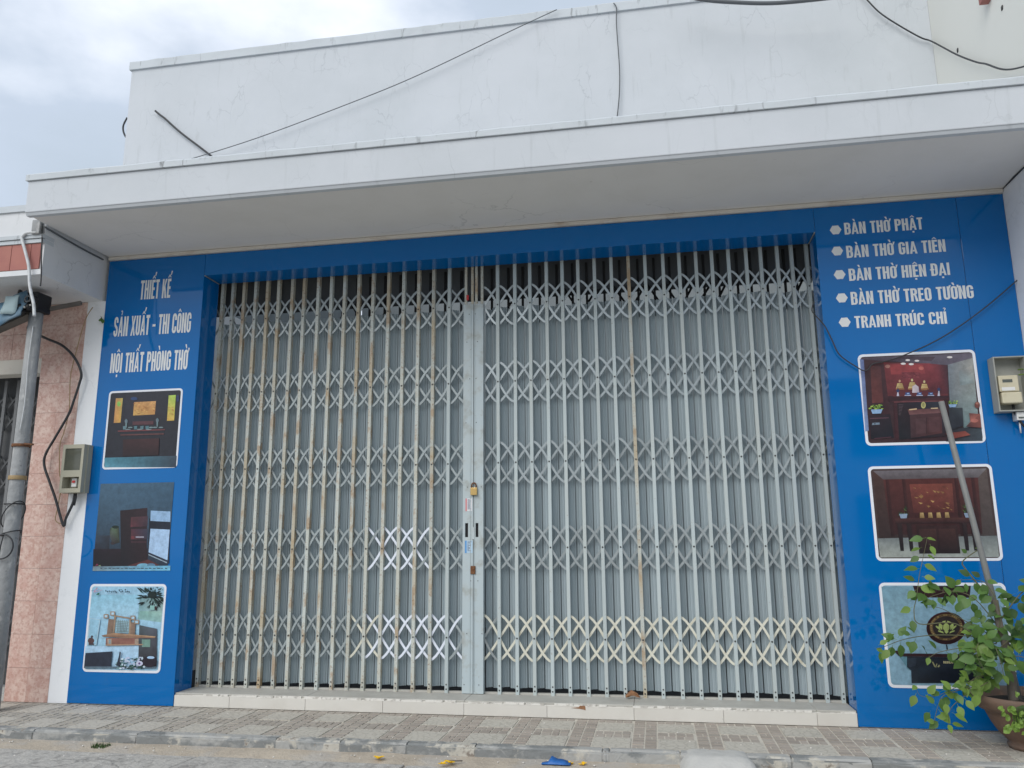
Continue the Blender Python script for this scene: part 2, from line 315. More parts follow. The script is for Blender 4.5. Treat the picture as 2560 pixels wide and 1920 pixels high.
# ------------------------------------------------------------------ the setting
g = tag(obj('ground', B(-90, 90, -90, 90, -.5, -.16), M['dirt']), None, None, kind='structure')
road = tag(obj('road', B(-30, 40, -9.5, KY - .16, -.15, RZ - .012), M['dirt']), None, None, kind='structure')
xs = [-14, -9, -6.1, -3.6, -1.3, .35, 1.75, 3.05, 4.5, 6.1, 7.9, 10, 13, 18, 26]
rr = random.Random(3)
for a, b in zip(xs, xs[1:]):
    for y0, y1 in ((-3.2, KY - .17), (-6.2, -3.2), (-9.4, -6.2)):
        mb = MB(); sk = .32                                    # slab joints run slightly askew
        q = [(a + (y0 - KY) * sk * .35, y0 + .006), (b - .012 + (y0 - KY) * sk * .35, y0 + .006), (b - .012 + (y1 - KY) * sk * .35, y1 - .006), (a + (y1 - KY) * sk * .35, y1 - .006)]
        dz = rr.uniform(-.004, .004)
        i = [mb.vert(x, y, -.14) for x, y in q]; j = [mb.vert(x, y, RZ + dz) for x, y in q]
        mb.face(j)
        for k in range(4): mb.face((i[k], i[(k + 1) % 4], j[(k + 1) % 4], j[k]))
        obj('road_slab', mb, M['road'], road, bevel=.006)
# wash of sandy dirt lying between kerb and slabs
mb = MB(); n = 120; rowa = []; rowb = []
for k in range(n + 1):
    x = -4 + 15 * k / n
    rowa.append(mb.vert(x, KY + .01, RZ + .012 + rr.uniform(-.003, .003)))
    rowb.append((mb.vert(x, KY - .06, RZ + .010 + rr.uniform(-.003, .003)), mb.vert(x, KY - .17 - .05 * math.sin(x * 2.1) - rr.uniform(0, .05), RZ - .012)))
for k in range(n):
    mb.smooth = True
    mb.face((rowb[k][0], rowb[k + 1][0], rowa[k + 1], rowa[k])); mb.face((rowb[k][1], rowb[k + 1][1], rowb[k + 1][0], rowb[k][0]))
tag(obj('dirt_strip', mb, M['dirt']), None, None, kind='structure')

pave = tag(obj('pavement', B(-14, 20, -.757, .9, -.15, -.004), M['grout']), None, None, kind='structure')
PX0, PER = 4.376, .386
bricks = []; tiles = []
YB = [(-.003, -.066), (-.329, -.403), (-.414, -.488)]
for k in range(-20, 12):
    xl = PX0 + k * PER
    for side in (0, 1):                                        # two narrow columns of bricks per tile
        cx0 = xl + .003 + (0 if side == 0 else PER - .0745); cx1 = cx0 + .0685
        y = -.003; r_ = 0
        while y > -.735:
            h = .050 + .012 * ((r_ * 7 + k * 3 + side * 5) % 3 - 1) * .6
            if y - h < -.755: h = y + .755
            sp = (r_ + side * 2 + k) % 5 == 2
            if h > .02:
                if sp:
                    cut = cx0 + (.040 if (r_ + k) % 2 else .026)
                    bricks.append((cx0 + .002, cut - .004, y - h, y)); bricks.append((cut + .004, cx1 - .002, y - h, y))
                else: bricks.append((cx0 + .002, cx1 - .002, y - h, y))
            y -= h + .015; r_ += 1
    mxa, mxb = xl + .080, xl + PER - .0815
    for ri, (ya, yb) in enumerate(YB):
        ws = [(.05, .065, .048, .055), (.07, .045, .06, .05), (.045, .07, .05, .06)][(ri + k) % 3]; tot = sum(ws); x = mxa
        for w_ in ws:
            ww = w_ / tot * (mxb - mxa); bricks.append((x, x + ww - .010, yb, ya)); x += ww
    tiles.append((mxa, mxb, -.318, -.077)); tiles.append((mxa, mxb, -.745, -.499))
def ptop(b):
    return random.Random(int(b[0] * 1000) * 7 + int(b[2] * 1000)).uniform(-.0015, .0015)
def padd(mb, b, z): mb.box(b[0], b[1], b[2], b[3], -.05, z)
vis = [b for b in bricks if -1.6 < b[0] < 7.6]
def shows(b):
    c = Vector(((b[0] + b[1]) / 2, (b[2] + b[3]) / 2, 0)) - CAM
    return (b[1] - b[0]) * (b[3] - b[2]) / c.length ** 3
vis.sort(key=shows, reverse=True)
for b in vis[:300]:
    mb = MB(); padd(mb, b, ptop(b)); obj('brick', mb, M['pbrick'], pave)
mb = MB()
for b in vis[300:] + [b for b in bricks if not -1.6 < b[0] < 7.6]: padd(mb, b, ptop(b))
tag(obj('brick_field', mb, M['pbrick'], pave), None, None, kind='stuff')
for t in tiles:
    mb = MB(); padd(mb, t, .001 + ptop(t)); obj('tile', mb, M['ptile'], pave)

kerb = tag(obj('kerb', B(-14, 20, KY + .006, -.757, -.16, -.008), M['kerb']), None, None, kind='structure')
x = -6.0; rr = random.Random(11)
while x < 9:
    w_ = rr.choice((.42, .6, .75, .95))
    if x < 4.18 < x + w_: w_ = 4.18 - x
    if abs(x - 4.18) < .01: w_ = .40
    if x > 4.5 and x < 4.62: x = 4.58
    hurt = abs(x - 4.18) < .01
    mb = MB(); ns = max(3, int(w_ / .09)); ra = []
    for k in range(ns + 1):
        xx = x + .004 + (w_ - .008) * k / ns
        d1 = rr.uniform(-.006, .004); d2 = rr.uniform(-.004, .004)
        back = .035 if hurt else 0
        ra.append([mb.vert(xx, -.757, .002 + d2 * .4), mb.vert(xx, KY + .022 + d1 + back, .001 + d2 * .5), mb.vert(xx, KY + .004 + d1 + back, -.016 + d2), mb.vert(xx, KY + rr.uniform(-.003, .006) + back, -.15)])
    for p_, q_ in zip(ra, ra[1:]):
        for j in range(3): mb.face((p_[j], p_[j + 1], q_[j + 1], q_[j]))
    mb.face(ra[0][::-1]); mb.face(ra[-1])
    obj('kerb_stone', mb, M['kerb'], kerb)
    x += w_

# ------------------------------------------------------------------ the shop building
shop = thing('shophouse', 'single-storey white shophouse with blue cladding and a wide concrete awning over a folding gate', 'shophouse', (3.5, .5, 0))
mb = MB()
mb.box(.0, X1 - .012, .012, .24, 0, ZB); mb.box(X2 + .012, X3, .012, .24, 0, ZB); mb.box(X1 - .012, X2 + .012, .012, .24, ZL + .012, ZB)
mb.box(-.0, .12, .24, 6, 0, 3.6); mb.box(X3 - .12, X3, .24, 6, 0, 3.6)
mb.box(XPL, 0, .80, 6, 0, 3.6)
obj('wall', mb, M['white'], shop)
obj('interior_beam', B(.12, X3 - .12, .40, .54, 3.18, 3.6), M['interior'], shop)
mb = MB(); mb.box(.12, X3 - .12, .24, 6, .0, .02); obj('interior_floor', mb, M['dark'], shop)  # floor coloured near-black in place of the shade seen under the slats
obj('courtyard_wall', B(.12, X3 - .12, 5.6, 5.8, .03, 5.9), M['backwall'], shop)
obj('courtyard_wall', B(-.3, -.02, 1.1, 5.8, 3.61, 6.0), M['backwall'], shop)
# awning
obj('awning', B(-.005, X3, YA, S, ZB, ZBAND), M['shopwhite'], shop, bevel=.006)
mb = MB(); rr = random.Random(5); ns = 70; rows = []
for k in range(ns + 1):
    xx = -.018 + (X3 + .0179) * k / ns; t_ = rr.uniform(-.0022, .0022); c_ = rr.uniform(0, .002)
    rows.append([mb.vert(xx, YA - .016 + c_, ZBAND + .001), mb.vert(xx, YA - .016 + c_, ZA - .012 + t_), mb.vert(xx, YA - .004 + c_, ZA + t_), mb.vert(xx, -.6, ZA + .0), mb.vert(xx, -.6, ZBAND + .001)])
for p_, q_ in zip(rows, rows[1:]):
    for j in range(5): mb.face((p_[j], q_[j], q_[(j + 1) % 5], p_[(j + 1) % 5]))
mb.face(rows[0]); mb.face(rows[-1][::-1])
obj('awning_coping', mb, M['coping'], shop)
obj('soffit', B(.0, X3 - .002, YA + .055, -.001, ZB - .006, ZB - .0005), M['soffit'], shop)
mb = MB(); lip = [(YA + .006, ZB - .001), (YA + .016, ZB - .020), (YA + .052, ZB - .020), (YA + .052, ZB - .001)]
i0 = [mb.vert(-.003, *p) for p in lip]; i1 = [mb.vert(X3 - .001, *p) for p in lip]
for j in range(4): mb.face((i0[j], i1[j], i1[(j + 1) % 4], i0[(j + 1) % 4]))
mb.face(i0[::-1]); mb.face(i1)
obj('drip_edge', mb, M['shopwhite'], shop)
obj('soffit_trim', B(.0, X3 - .002, -.022, .012, ZT + .004, ZB - .008), M['trim'], shop, bevel=.005)
# parapet
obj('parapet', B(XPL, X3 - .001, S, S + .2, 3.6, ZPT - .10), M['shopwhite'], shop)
mb = MB(); rr = random.Random(9); ns = 80; rows = []
for k in range(ns + 1):
    xx = XPL - .02 + (X3 - .001 - XPL + .02) * k / ns; t_ = rr.uniform(-.0045, .0035); c_ = rr.uniform(0, .002)
    rows.append([mb.vert(xx, S - .02 + c_, ZPT - .10), mb.vert(xx, S - .02 + c_, ZPT - .014 + t_), mb.vert(xx, S - .006 + c_, ZPT + t_), mb.vert(xx, S + .22, ZPT + t_), mb.vert(xx, S + .22, ZPT - .10)])
for p_, q_ in zip(rows, rows[1:]):
    for j in range(5): mb.face((p_[j], q_[j], q_[(j + 1) % 5], p_[(j + 1) % 5]))
mb.face(rows[0]); mb.face(rows[-1][::-1])
obj('parapet_coping', mb, M['coping'], shop)
# blue cladding: separate sheets, 3 mm joints
SEAM = 6.690
left_panel = obj('cladding_panel', B(.0, X1, .0, .011, .004, ZT), M['blue'], shop, bevel=.002)
right_panel = obj('cladding_panel', B(X2, SEAM - .0015, .0, .011, .004, ZT), M['blue'], shop, bevel=.002)
edge_panel = obj('cladding_panel', B(SEAM + .0015, X3 - .001, .001, .011, .004, ZT), M['blue'], shop, bevel=.002)
obj('cladding_panel', B(X1 + .002, X2 - .002, .0, .011, ZL, ZT), M['blue'], shop, bevel=.002)
obj('reveal_panel', B(X1 - .011, X1 - .0005, .012, D, .005, ZL + .002), M['blue'], shop)
obj('reveal_panel', B(X2 + .0005, X2 + .011, .012, D, .005, ZL + .002), M['blue'], shop)
obj('reveal_panel', B(X1 + .001, X2 - .001, .012, D, ZL + .0005, ZL + .011), M['blue'], shop)
obj('corner_trim', MB().tube([(X1 + .006, .002, ZL - .004), (X1 + .006, D - .01, ZL - .004)], .005, 4), M['galv'], shop)
obj('corner_trim', MB().tube([(X2 - .006, .002, ZL - .004), (X2 - .006, D - .01, ZL - .004)], .005, 4), M['galv'], shop)
# doorstep
step = obj('doorstep', B(X1 + .001, X2 - .001, .014, .315, .0, ST - .012), M['lip'], shop)
jt = [X1 + .002, 1.343, 1.939, 2.527, 3.121, 3.708, 4.300, 4.887, 5.478, X2 - .002]
for a, b in zip(jt, jt[1:]):
    obj('tile', B(a + .0012, b - .0012, .0045, .014, .001, ST - .014), M['riser'], step, bevel=.0015)
for a, b in zip([jt[0]] + jt[2::2], jt[2::2] + [jt[-1]]):
    if b - a > .1: obj('step_stone', B(a + .001, b - .001, .016, .314, ST - .012, ST + .002), M['steptop'], step, bevel=.003)
mb = MB(); rr = random.Random(2); x = X1 + .01
while x < X2 - .05:                                            # chipped mortar edge between riser and top
    w_ = rr.uniform(.04, .16)
    if rr.random() < .8: mb.box(x, min(x + w_, X2 - .003), .002 + rr.uniform(0, .003), .0165, ST - .015, ST - .003 + rr.uniform(-.003, .004))
    x += w_ + rr.uniform(0, .03)
tag(obj('mortar_edge', mb, M['lip'], step), None, None, kind='stuff')

# ------------------------------------------------------------------ condensed lettering
ST_W = .168
def arc(cx, cy, rx, ry, a0, a1, n=8):
    return [(cx + rx * math.cos(math.radians(a0 + (a1 - a0) * k / n)), cy + ry * math.sin(math.radians(a0 + (a1 - a0) * k / n))) for k in range(n + 1)]
def stroke(path, s=ST_W, closed=False, sv=None):
    """quads of width s along a centre line"""
    n = len(path); q = []; L_ = []; R_ = []
    for k in range(n):
        a = path[(k - 1) % n] if closed or k > 0 else path[k]; b = path[(k + 1) % n] if closed or k < n - 1 else path[k]
        dx, dy = b[0] - a[0], b[1] - a[1]; d = math.hypot(dx, dy) or 1; nx, ny = -dy / d, dx / d
        ww = s * (abs(nx) + .82 * abs(ny)) / max(1e-6, abs(nx) + abs(ny)) / 2
        L_.append((path[k][0] + nx * ww, path[k][1] + ny * ww)); R_.append((path[k][0] - nx * ww, path[k][1] - ny * ww))
    for k in range(n if closed else n - 1):
        j = (k + 1) % n; q.append([R_[k], R_[j], L_[j], L_[k]])
    return q
def R4(x0, y0, x1, y1): return [(x0, y0), (x1, y0), (x1, y1), (x0, y1)]
def oval(w, h=1., y0=0.):
    s = ST_W; r = w / 2 - s / 2; t = s * .41
    return arc(w / 2, y0 + h - r - t, r, r, 0, 180) + arc(w / 2, y0 + r + t, r, r, 180, 360)
def glyph(c):
    s = ST_W; t = s * .85
    if c == 'T': return .38, [R4(0, 1 - t, .38, 1), R4(.19 - s / 2, 0, .19 + s / 2, 1 - t)]
    if c == 'H': return .43, [R4(0, 0, s, 1), R4(.43 - s, 0, .43, 1), R4(s, .46, .43 - s, .46 + t)]
    if c == 'I': return s, [R4(0, 0, s, 1)]
    if c == 'E': return .35, [R4(0, 0, s, 1), R4(s, 0, .35, t), R4(s, .45, .32, .45 + t), R4(s, 1 - t, .35, 1)]
    if c == 'K': return .46, [R4(0, 0, s, 1), [(s, .34), (s, .56), (.29, 1), (.455, 1)], [(.19, .515), (.30, 0), (.47, 0), (.29, .70)]]
    if c == 'N': return .45, [R4(0, 0, s, 1), R4(.45 - s, 0, .45, 1), [(s, .62), (.45 - s, 0), (.45 - s, .38), (s, 1)]]
    if c == 'A': return .48, [[(0, 0), (.14, 0), (.285, .86), (.165, 1)], [(.34, 0), (.48, 0), (.315, 1), (.165, 1), (.24, .78)], [(.185, .18), (.31, .18), (.29, .31), (.205, .31)]]
    if c == 'X': return .47, [[(0, 0), (.155, 0), (.46, 1), (.305, 1)], [(.315, 0), (.47, 0), (.312, .5), (.235, .5)], [(.01, 1), (.165, 1), (.235, .5), (.158, .5)]]
    if c == 'U':
        r = .43 / 2 - s / 2
        return .43, stroke([(s / 2, 1)] + arc(.215, r + s * .41, r, r, 180, 360) + [(.43 - s / 2, 1)])
    if c == 'O': return .43, stroke(oval(.43), closed=True)
    if c == 'C':
        r = .43 / 2 - s / 2; p = [(.43 - s / 2, .66)] + arc(.215, 1 - r - s * .41, r, r, 0, 180) + arc(.215, r + s * .41, r, r, 180, 360) + [(.43 - s / 2, .34)]
        return .43, stroke(p)
    if c == 'G':
        r = .43 / 2 - s / 2; p = [(.43 - s / 2, .68)] + arc(.215, 1 - r - s * .41, r, r, 0, 180) + arc(.215, r + s * .41, r, r, 180, 360) + [(.43 - s / 2, .53)]
        return .43, stroke(p) + [R4(.23, .42, .43, .42 + t)]
    if c in 'PBRDĐ':
        w = .43; s2 = s / 2; tt = t / 2
        if c in 'DĐ':
            r = .15; p = [(s, 1 - tt), (w - s2 - r, 1 - tt)] + arc(w - s2 - r, 1 - tt - r, r, r, 90, 0)[1:] + arc(w - s2 - r, tt + r, r, r, 0, -90) + [(s, tt)]
            q = [R4(0, 0, s, 1)] + stroke(p)
            if c == 'Đ': q.append(R4(-.07, .45, .22, .55))
            return w, q
        r = .13; m_ = .44 if c == 'P' else .46
        top = [(s, 1 - tt), (w - s2 - r, 1 - tt)] + arc(w - s2 - r, 1 - tt - r, r, r, 90, 0)[1:] + arc(w - s2 - r, m_ + tt + r, r, r, 0, -90) + [(s, m_ + tt)]
        q = [R4(0, 0, s, 1)] + stroke(top)
        if c == 'B': q += stroke([(w - s2 - r + .01, m_ + tt - .002)] + arc(w - s2 - r + .01, m_ + tt - r, r, r, 80, 0)[1:] + arc(w - s2 - r + .01, tt + r, r, r, 0, -90) + [(s, tt)])
        if c == 'R': q.append([(.23, m_), (.31, 0), (.46, 0), (.36, m_ + .02)])
        return w, q
    if c == 'S':
        r = .43 / 2 - s / 2; x0 = .215
        p = [(.43 - s / 2, .70)] + arc(x0, 1 - r - s * .41, r, r, 0, 180) + [(s / 2 + .01, .66), (.12, .58), (.31, .43), (.42 - s / 2, .33)] + arc(x0, r + s * .41, r, r, 0, -180) + [(s / 2, .30)]
        return .43, stroke(p)
    if c == 'M': return .55, [R4(0, 0, s, 1), R4(.55 - s, 0, .55, 1), [(s, .6), (.245, 0), (.275, .3), (s, 1)], [(.305, 0), (.55 - s, .6), (.55 - s, 1), (.275, .3)]]
    if c in '-–': return .30, [R4(.0, .40, .30, .40 + t * .8)]
    return .2, []
DEC = {'Ế': 'E^/', 'Ả': 'A?', 'Ấ': 'A^/', 'Ô': 'O^', 'Ộ': 'O^.', 'Ò': 'O`', 'Ờ': 'O+`', 'À': 'A`', 'Ậ': 'A^.', 'Ê': 'E^', 'Ệ': 'E^.', 'Ạ': 'A.', 'Ư': 'U+', 'Ú': 'U/', 'Ỉ': 'I?', 'Â': 'A^'}
def textmesh(mb, s, p0, p1, capz, y, up=None, gap=.062):
    """lay string s between p0 and p1 (x, z of the baseline ends), cap height capz, on the plane y"""
    polys = []; x = 0; word = []; wi = 0
    for ch in s:
        if ch == ' ': wi += 1
        n0 = len(polys)
        d = DEC.get(ch, ch); w, q = glyph(d[0]); c = x + w / 2
        for p in q: polys.append([(x + a, b) for a, b in p])
        acc = d[1:]; hi = '^' in acc
        for a in acc:
            if a == '^': polys += [[(c - .17, 1.06), (c - .08, 1.06), (c, 1.15), (c, 1.24)], [(c, 1.15), (c + .08, 1.06), (c + .17, 1.06), (c, 1.24)]]
            if a == '/': ox, oy = (.14, .13) if hi else (0, 0); polys.append([(c - .05 + ox, 1.06 + oy), (c + .03 + ox, 1.06 + oy), (c + .13 + ox, 1.27 + oy), (c - .0 + ox, 1.27 + oy)])
            if a == '`': polys.append([(c - .02, 1.06), (c + .06, 1.06), (c + .01, 1.27), (c - .13, 1.27)])
            if a == '?': polys += stroke([(c - .07, 1.24), (c - .01, 1.30), (c + .06, 1.25), (c + .03, 1.16), (c - .01, 1.07)], .065)
            if a == '.': polys.append(R4(c - .065, -.22, c + .065, -.09))
            if a == '+': polys.append([(x + w - .03, .80), (x + w + .035, .86), (x + w + .11, 1.08), (x + w - .02, 1.08), (x + w - .02, .96)])
        x += w + gap; word += [wi] * (len(polys) - n0)
    x -= gap
    sx = (p1[0] - p0[0]) / x; sh = (p1[1] - p0[1]) / x
    for k, p in enumerate(polys):
        (mb[word[k]] if isinstance(mb, list) else mb).poly([(p0[0] + a * sx, y - .00012 * (k % 3), p0[1] + a * sh + b * capz) for a, b in p])
def txtpx(mb, s, bl, br, tl, y, x0, y0, sc):
    a = at(x0 + bl[0] * sc, y0 + bl[1] * sc, 'y', 0); b = at(x0 + br[0] * sc, y0 + br[1] * sc, 'y', 0); t = at(x0 + tl[0] * sc, y0 + tl[1] * sc, 'y', 0)
    z = (a.z + b.z) / 2
    textmesh(mb, s, (a.x, z), (b.x, z), t.z - a.z, y)
Z5 = (240, 620, .22905); Z3 = (1980, 480, .4218)
for s_, bl, br, tl in (('THIẾT KẾ', (478, 562), (808, 545), (483, 355)), ('SẢN XUẤT – THI CÔNG', (187, 970), (1030, 920), (205, 755)), ('NỘI THẤT PHÒNG THỜ', (150, 1368), (995, 1322), (170, 1155))):
    ws = [MB() for _ in s_.split(' ')]; txtpx(ws, s_, bl, br, tl, -.0012, *Z5)
    for mb in ws: obj('lettering', mb, M['letter'], left_panel)
for s_, bl, br, tl, bc in (('BÀN THỜ PHẬT', (313, 252), (778, 222), (309, 182), (258, 225)), ('BÀN THỜ GIA TIÊN', (325, 390), (913, 355), (320, 318), (268, 350)),
                           ('BÀN THỜ HIỆN ĐẠI', (340, 527), (938, 492), (333, 455), (282, 490)), ('BÀN THỜ TREO TƯỜNG', (352, 668), (1080, 630), (346, 592), (295, 628)), ('TRANH TRÚC CHỈ', (375, 808), (920, 780), (365, 737), (312, 772))):
    ws = [MB() for _ in s_.split(' ')]; txtpx(ws, s_, bl, br, tl, -.0012, *Z3)
    for mb in ws: obj('lettering', mb, M['letter'], right_panel)
    c = at(Z3[0] + bc[0] * Z3[2], Z3[1] + bc[1] * Z3[2], 'y', 0); mb = MB()
    hw, hh = .040, .031; pr = []
    for k in range(-2, 3): pr += [(k * .0085 - .004, hh), (k * .0085, hh + .004), (k * .0085 + .0042, hh)]
    pts = [(-hw, 0)] + pr + [(hw, 0)] + [(-a, -b) for a, b in pr]
    mb.poly([(c.x + a, -.0012, c.z + b) for a, b in pts][::-1]); obj('bullet_mark', mb, M['letter'], right_panel)

# ------------------------------------------------------------------ posters on the cladding
def rrect(x0, x1, z0, z1, r, n=5):
    p = []
    for cx, cz, a in ((x1 - r, z1 - r, 0), (x0 + r, z1 - r, 90), (x0 + r, z0 + r, 180), (x1 - r, z0 + r, 270)):
        p += [(cx + r * math.cos(math.radians(a + 90 * k / n)), cz + r * math.sin(math.radians(a + 90 * k / n))) for k in range(n + 1)]
    return p
class Print:
    """a printed picture: flat colour areas given in pixels of an enlarged crop (x0, y0, scale)"""
    def __init__(s, x0, y0, sc): s.o = (x0, y0, sc); s.mb = MB(); s.col = []; s.k = 0; s.y = -.0030
    def P(s, a, b): return at(s.o[0] + a * s.o[2], s.o[1] + b * s.o[2], 'y', 0)
    def add(s, pts, col, world=False):
        y = s.y - s.k * .00006; s.k += 1
        ids = []
        for q in pts:
            p = (q[0], q[1]) if world else (lambda v: (v.x, v.z))(s.P(*q))
            ids.append(s.mb.vert(p[0], y, p[1]))
        cols = col if isinstance(col, list) else [col] * len(pts)
        s.mb.face(ids); s.col.append([srgb(*c) for c in cols])
    def rect(s, a0, b0, a1, b1, col): s.add([(a0, b0), (a1, b0), (a1, b1), (a0, b1)], col)
    def ell(s, a, b, ra, rb, col, n=14): s.add([(a + ra * math.cos(2 * PI * k / n), b + rb * math.sin(2 * PI * k / n)) for k in range(n)], col)
    def build(s, parent, name='printed_picture'):
        o = obj(name, s.mb, M['print'], parent); me = o.data
        ca = me.color_attributes.new('print', 'FLOAT_COLOR', 'CORNER')
        for f, cols in zip(me.polygons, s.col):
            for k, li in enumerate(f.loop_indices): ca.data[li].color = (*cols[k % len(cols)], 1)
        return o
def poster(label, corners, border=True, b=.016, r=.03):
    """corners: photo pixels tl, tr, bl; gives the thing and the picture rectangle"""
    tl, tr, bl = [at(*c, 'y', 0) for c in corners]
    x0, x1, z1, z0 = (tl.x + bl.x) / 2, tr.x, (tl.z + tr.z) / 2, bl.z
    t = thing('wall_poster', label, 'poster', ((x0 + x1) / 2, -.001, (z0 + z1) / 2), 'photo posters on the blue cladding')
    if border:
        mb = MB(); pts = rrect(x0, x1, z0, z1, r); i = [mb.vert(x, -.0024, z) for x, z in pts]; j = [mb.vert(x, -.0006, z) for x, z in pts]
        mb.face(i[::-1])
        for k in range(len(pts)): q = (k + 1) % len(pts); mb.face((i[k], i[q], j[q], j[k]))
        obj('white_border', mb, M['border'], t); x0 += b; x1 -= b; z0 += b; z1 -= b
    return t, (x0, x1, z0, z1, r * .6)
rr = random.Random(21)
# left column, top: altar room with gold panels
t, R_ = poster('top poster of the left panel, dark altar room with three gold picture panels', ((273, 979), (458, 970), (256, 1174)))
p = Print(240, 960, .1447); p.add(rrect(*R_[:4], R_[4]), (38, 40, 50), True)
p.add([(150, 1275), (1400, 1240), (1385, 1440), (150, 1440)], [(70, 140, 160), (60, 75, 90), (50, 60, 75), (90, 160, 185)])
p.add([(520, 190), (1150, 165), (1140, 640), (500, 690)], [(44, 44, 56), (38, 42, 52), (40, 38, 48), (42, 44, 58)])
p.add([(348, 248), (468, 244), (428, 668), (310, 674)], [(205, 150, 85), (190, 175, 85), (215, 165, 70), (210, 150, 80)])
p.ell(400, 345, 32, 45, (140, 205, 85))
p.add([(662, 315), (1040, 296), (1020, 526), (645, 546)], [(205, 150, 85), (215, 160, 95), (200, 145, 75), (215, 170, 85)])
for k in range(26):
    a, b_ = rr.uniform(670, 1010), rr.uniform(325, 510); p.ell(a, b_, rr.uniform(10, 26), rr.uniform(6, 14), rr.choice([(190, 130, 65), (225, 180, 100), (175, 115, 60)]), 7)
p.add([(1262, 198), (1386, 190), (1356, 632), (1232, 638)], [(180, 205, 85), (175, 215, 80), (220, 185, 80), (215, 170, 75)])
for k in range(14): p.ell(rr.uniform(1255, 1345), rr.uniform(400, 610), rr.uniform(8, 18), rr.uniform(6, 14), rr.choice([(200, 140, 60), (225, 190, 90)]), 7)
p.ell(665, 255, 60, 30, (30, 65, 115)); p.ell(1420, 250, 28, 60, (38, 55, 100))
p.add([(640, 650), (1000, 640), (1000, 700), (640, 710)], (92, 55, 62))
p.add([(385, 805), (1200, 780), (1200, 800), (385, 828)], (120, 62, 66)); p.add([(430, 870), (1180, 850), (1180, 875), (430, 895)], (98, 60, 60))
for a in (500, 690, 800, 890): p.add([(a - 28, 730), (a + 32, 725), (a + 26, 785), (a - 22, 790)], rr.choice([(95, 130, 140), (80, 120, 130)]))
for a, b_ in ((530, 645), (1068, 630)): p.ell(a, b_, 26, 36, (105, 125, 135)); p.rect(a - 10, b_ - 40, a + 10, b_ - 20, (95, 120, 130)); p.rect(a - 14, b_ + 30, a + 14, b_ + 110, (110, 135, 140))
for a in (600, 960, 1030, 1130): p.ell(a, 752, 40, 12, (125, 150, 155))
for a in (560, 760, 920): p.ell(a, 785, 50, 9, (130, 150, 155))
p.add([(480, 960), (1100, 940), (1090, 1230), (470, 1250)], [(60, 34, 36), (70, 40, 42), (45, 28, 32), (42, 28, 32)])
p.build(t)
# left column, middle
t, R_ = poster('borderless middle poster of the left panel, dark room with bright window', ((252, 1211), (436, 1204), (232, 1427)), border=False)
p = Print(200, 1300, .11754); p.add([(x, z) for x, z in ((R_[0], R_[3]), (R_[0], R_[2]), (R_[1], R_[2]), (R_[1], R_[3]))], [(70, 105, 130), (24, 24, 34), (40, 52, 70), (60, 95, 120)], True)
p.add([(345, 330), (640, 330), (620, 700), (310, 700)], [(58, 74, 92), (50, 54, 66), (26, 30, 40), (42, 34, 46)])
p.add([(290, 620), (1460, 600), (1440, 985), (280, 985)], [(34, 28, 40), (46, 30, 38), (34, 24, 30), (16, 24, 34)])
p.add([(860, -200), (1440, -260), (1420, 900), (880, 950)], [(40, 30, 36), (52, 34, 42), (44, 30, 38), (24, 26, 36)])
p.add([(1090, -60), (1450, -80), (1440, 130), (1080, 150)], [(90, 52, 58), (80, 58, 70), (60, 48, 60), (100, 50, 60)])
p.add([(1095, 190), (1450, 190), (1440, 400), (1085, 415)], [(82, 46, 58), (58, 62, 82), (55, 56, 74), (96, 46, 54)])
p.rect(1190, 350, 1365, 375, (165, 165, 180)); p.rect(1100, 345, 1160, 400, (120, 54, 62)); p.rect(1090, 455, 1420, 480, (70, 44, 54))
p.add([(640, 190), (720, 120), (830, 130), (850, 480), (700, 520), (640, 340)], [(40, 52, 46), (96, 120, 96), (60, 66, 50), (48, 48, 42), (52, 48, 48), (80, 84, 84)])
p.ell(760, 150, 75, 35, (22, 40, 34)); p.ell(700, 495, 45, 30, (58, 48, 52))
p.add([(1480, -40), (1925, -20), (1900, 930), (1440, 720)], [(20, 28, 44), (34, 44, 60), (44, 56, 76), (40, 48, 66)])
p.add([(1505, 185), (1915, 205), (1865, 855), (1465, 685)], (172, 206, 242)); p.add([(1465, 725), (1860, 900), (1855, 920), (1460, 745)], (160, 180, 196))
p.add([(1510, -200), (1930, -180), (1925, 40), (1505, 20)], (150, 188, 226))
p.add([(1020, 970), (1460, 840), (1700, 960), (1600, 985)], (92, 50, 52)); p.ell(1350, 985, 140, 65, (112, 176, 205)); p.ell(1520, 960, 90, 40, (86, 130, 160))
p.add([(285, 985), (1930, 972), (1925, 1075), (275, 1082)], [(110, 125, 135), (110, 190, 225), (112, 200, 240), (130, 155, 165)])
for k in range(17): a = 440 + k * 86; p.rect(a, 1016 + (k % 2) * 6, a + rr.uniform(40, 76), 1036, (60, 78, 92))
p.add([(330, 980), (370, 925), (405, 960)], (132, 46, 84)); p.add([(395, 975), (440, 955), (450, 985)], (150, 176, 132))
p.build(t)
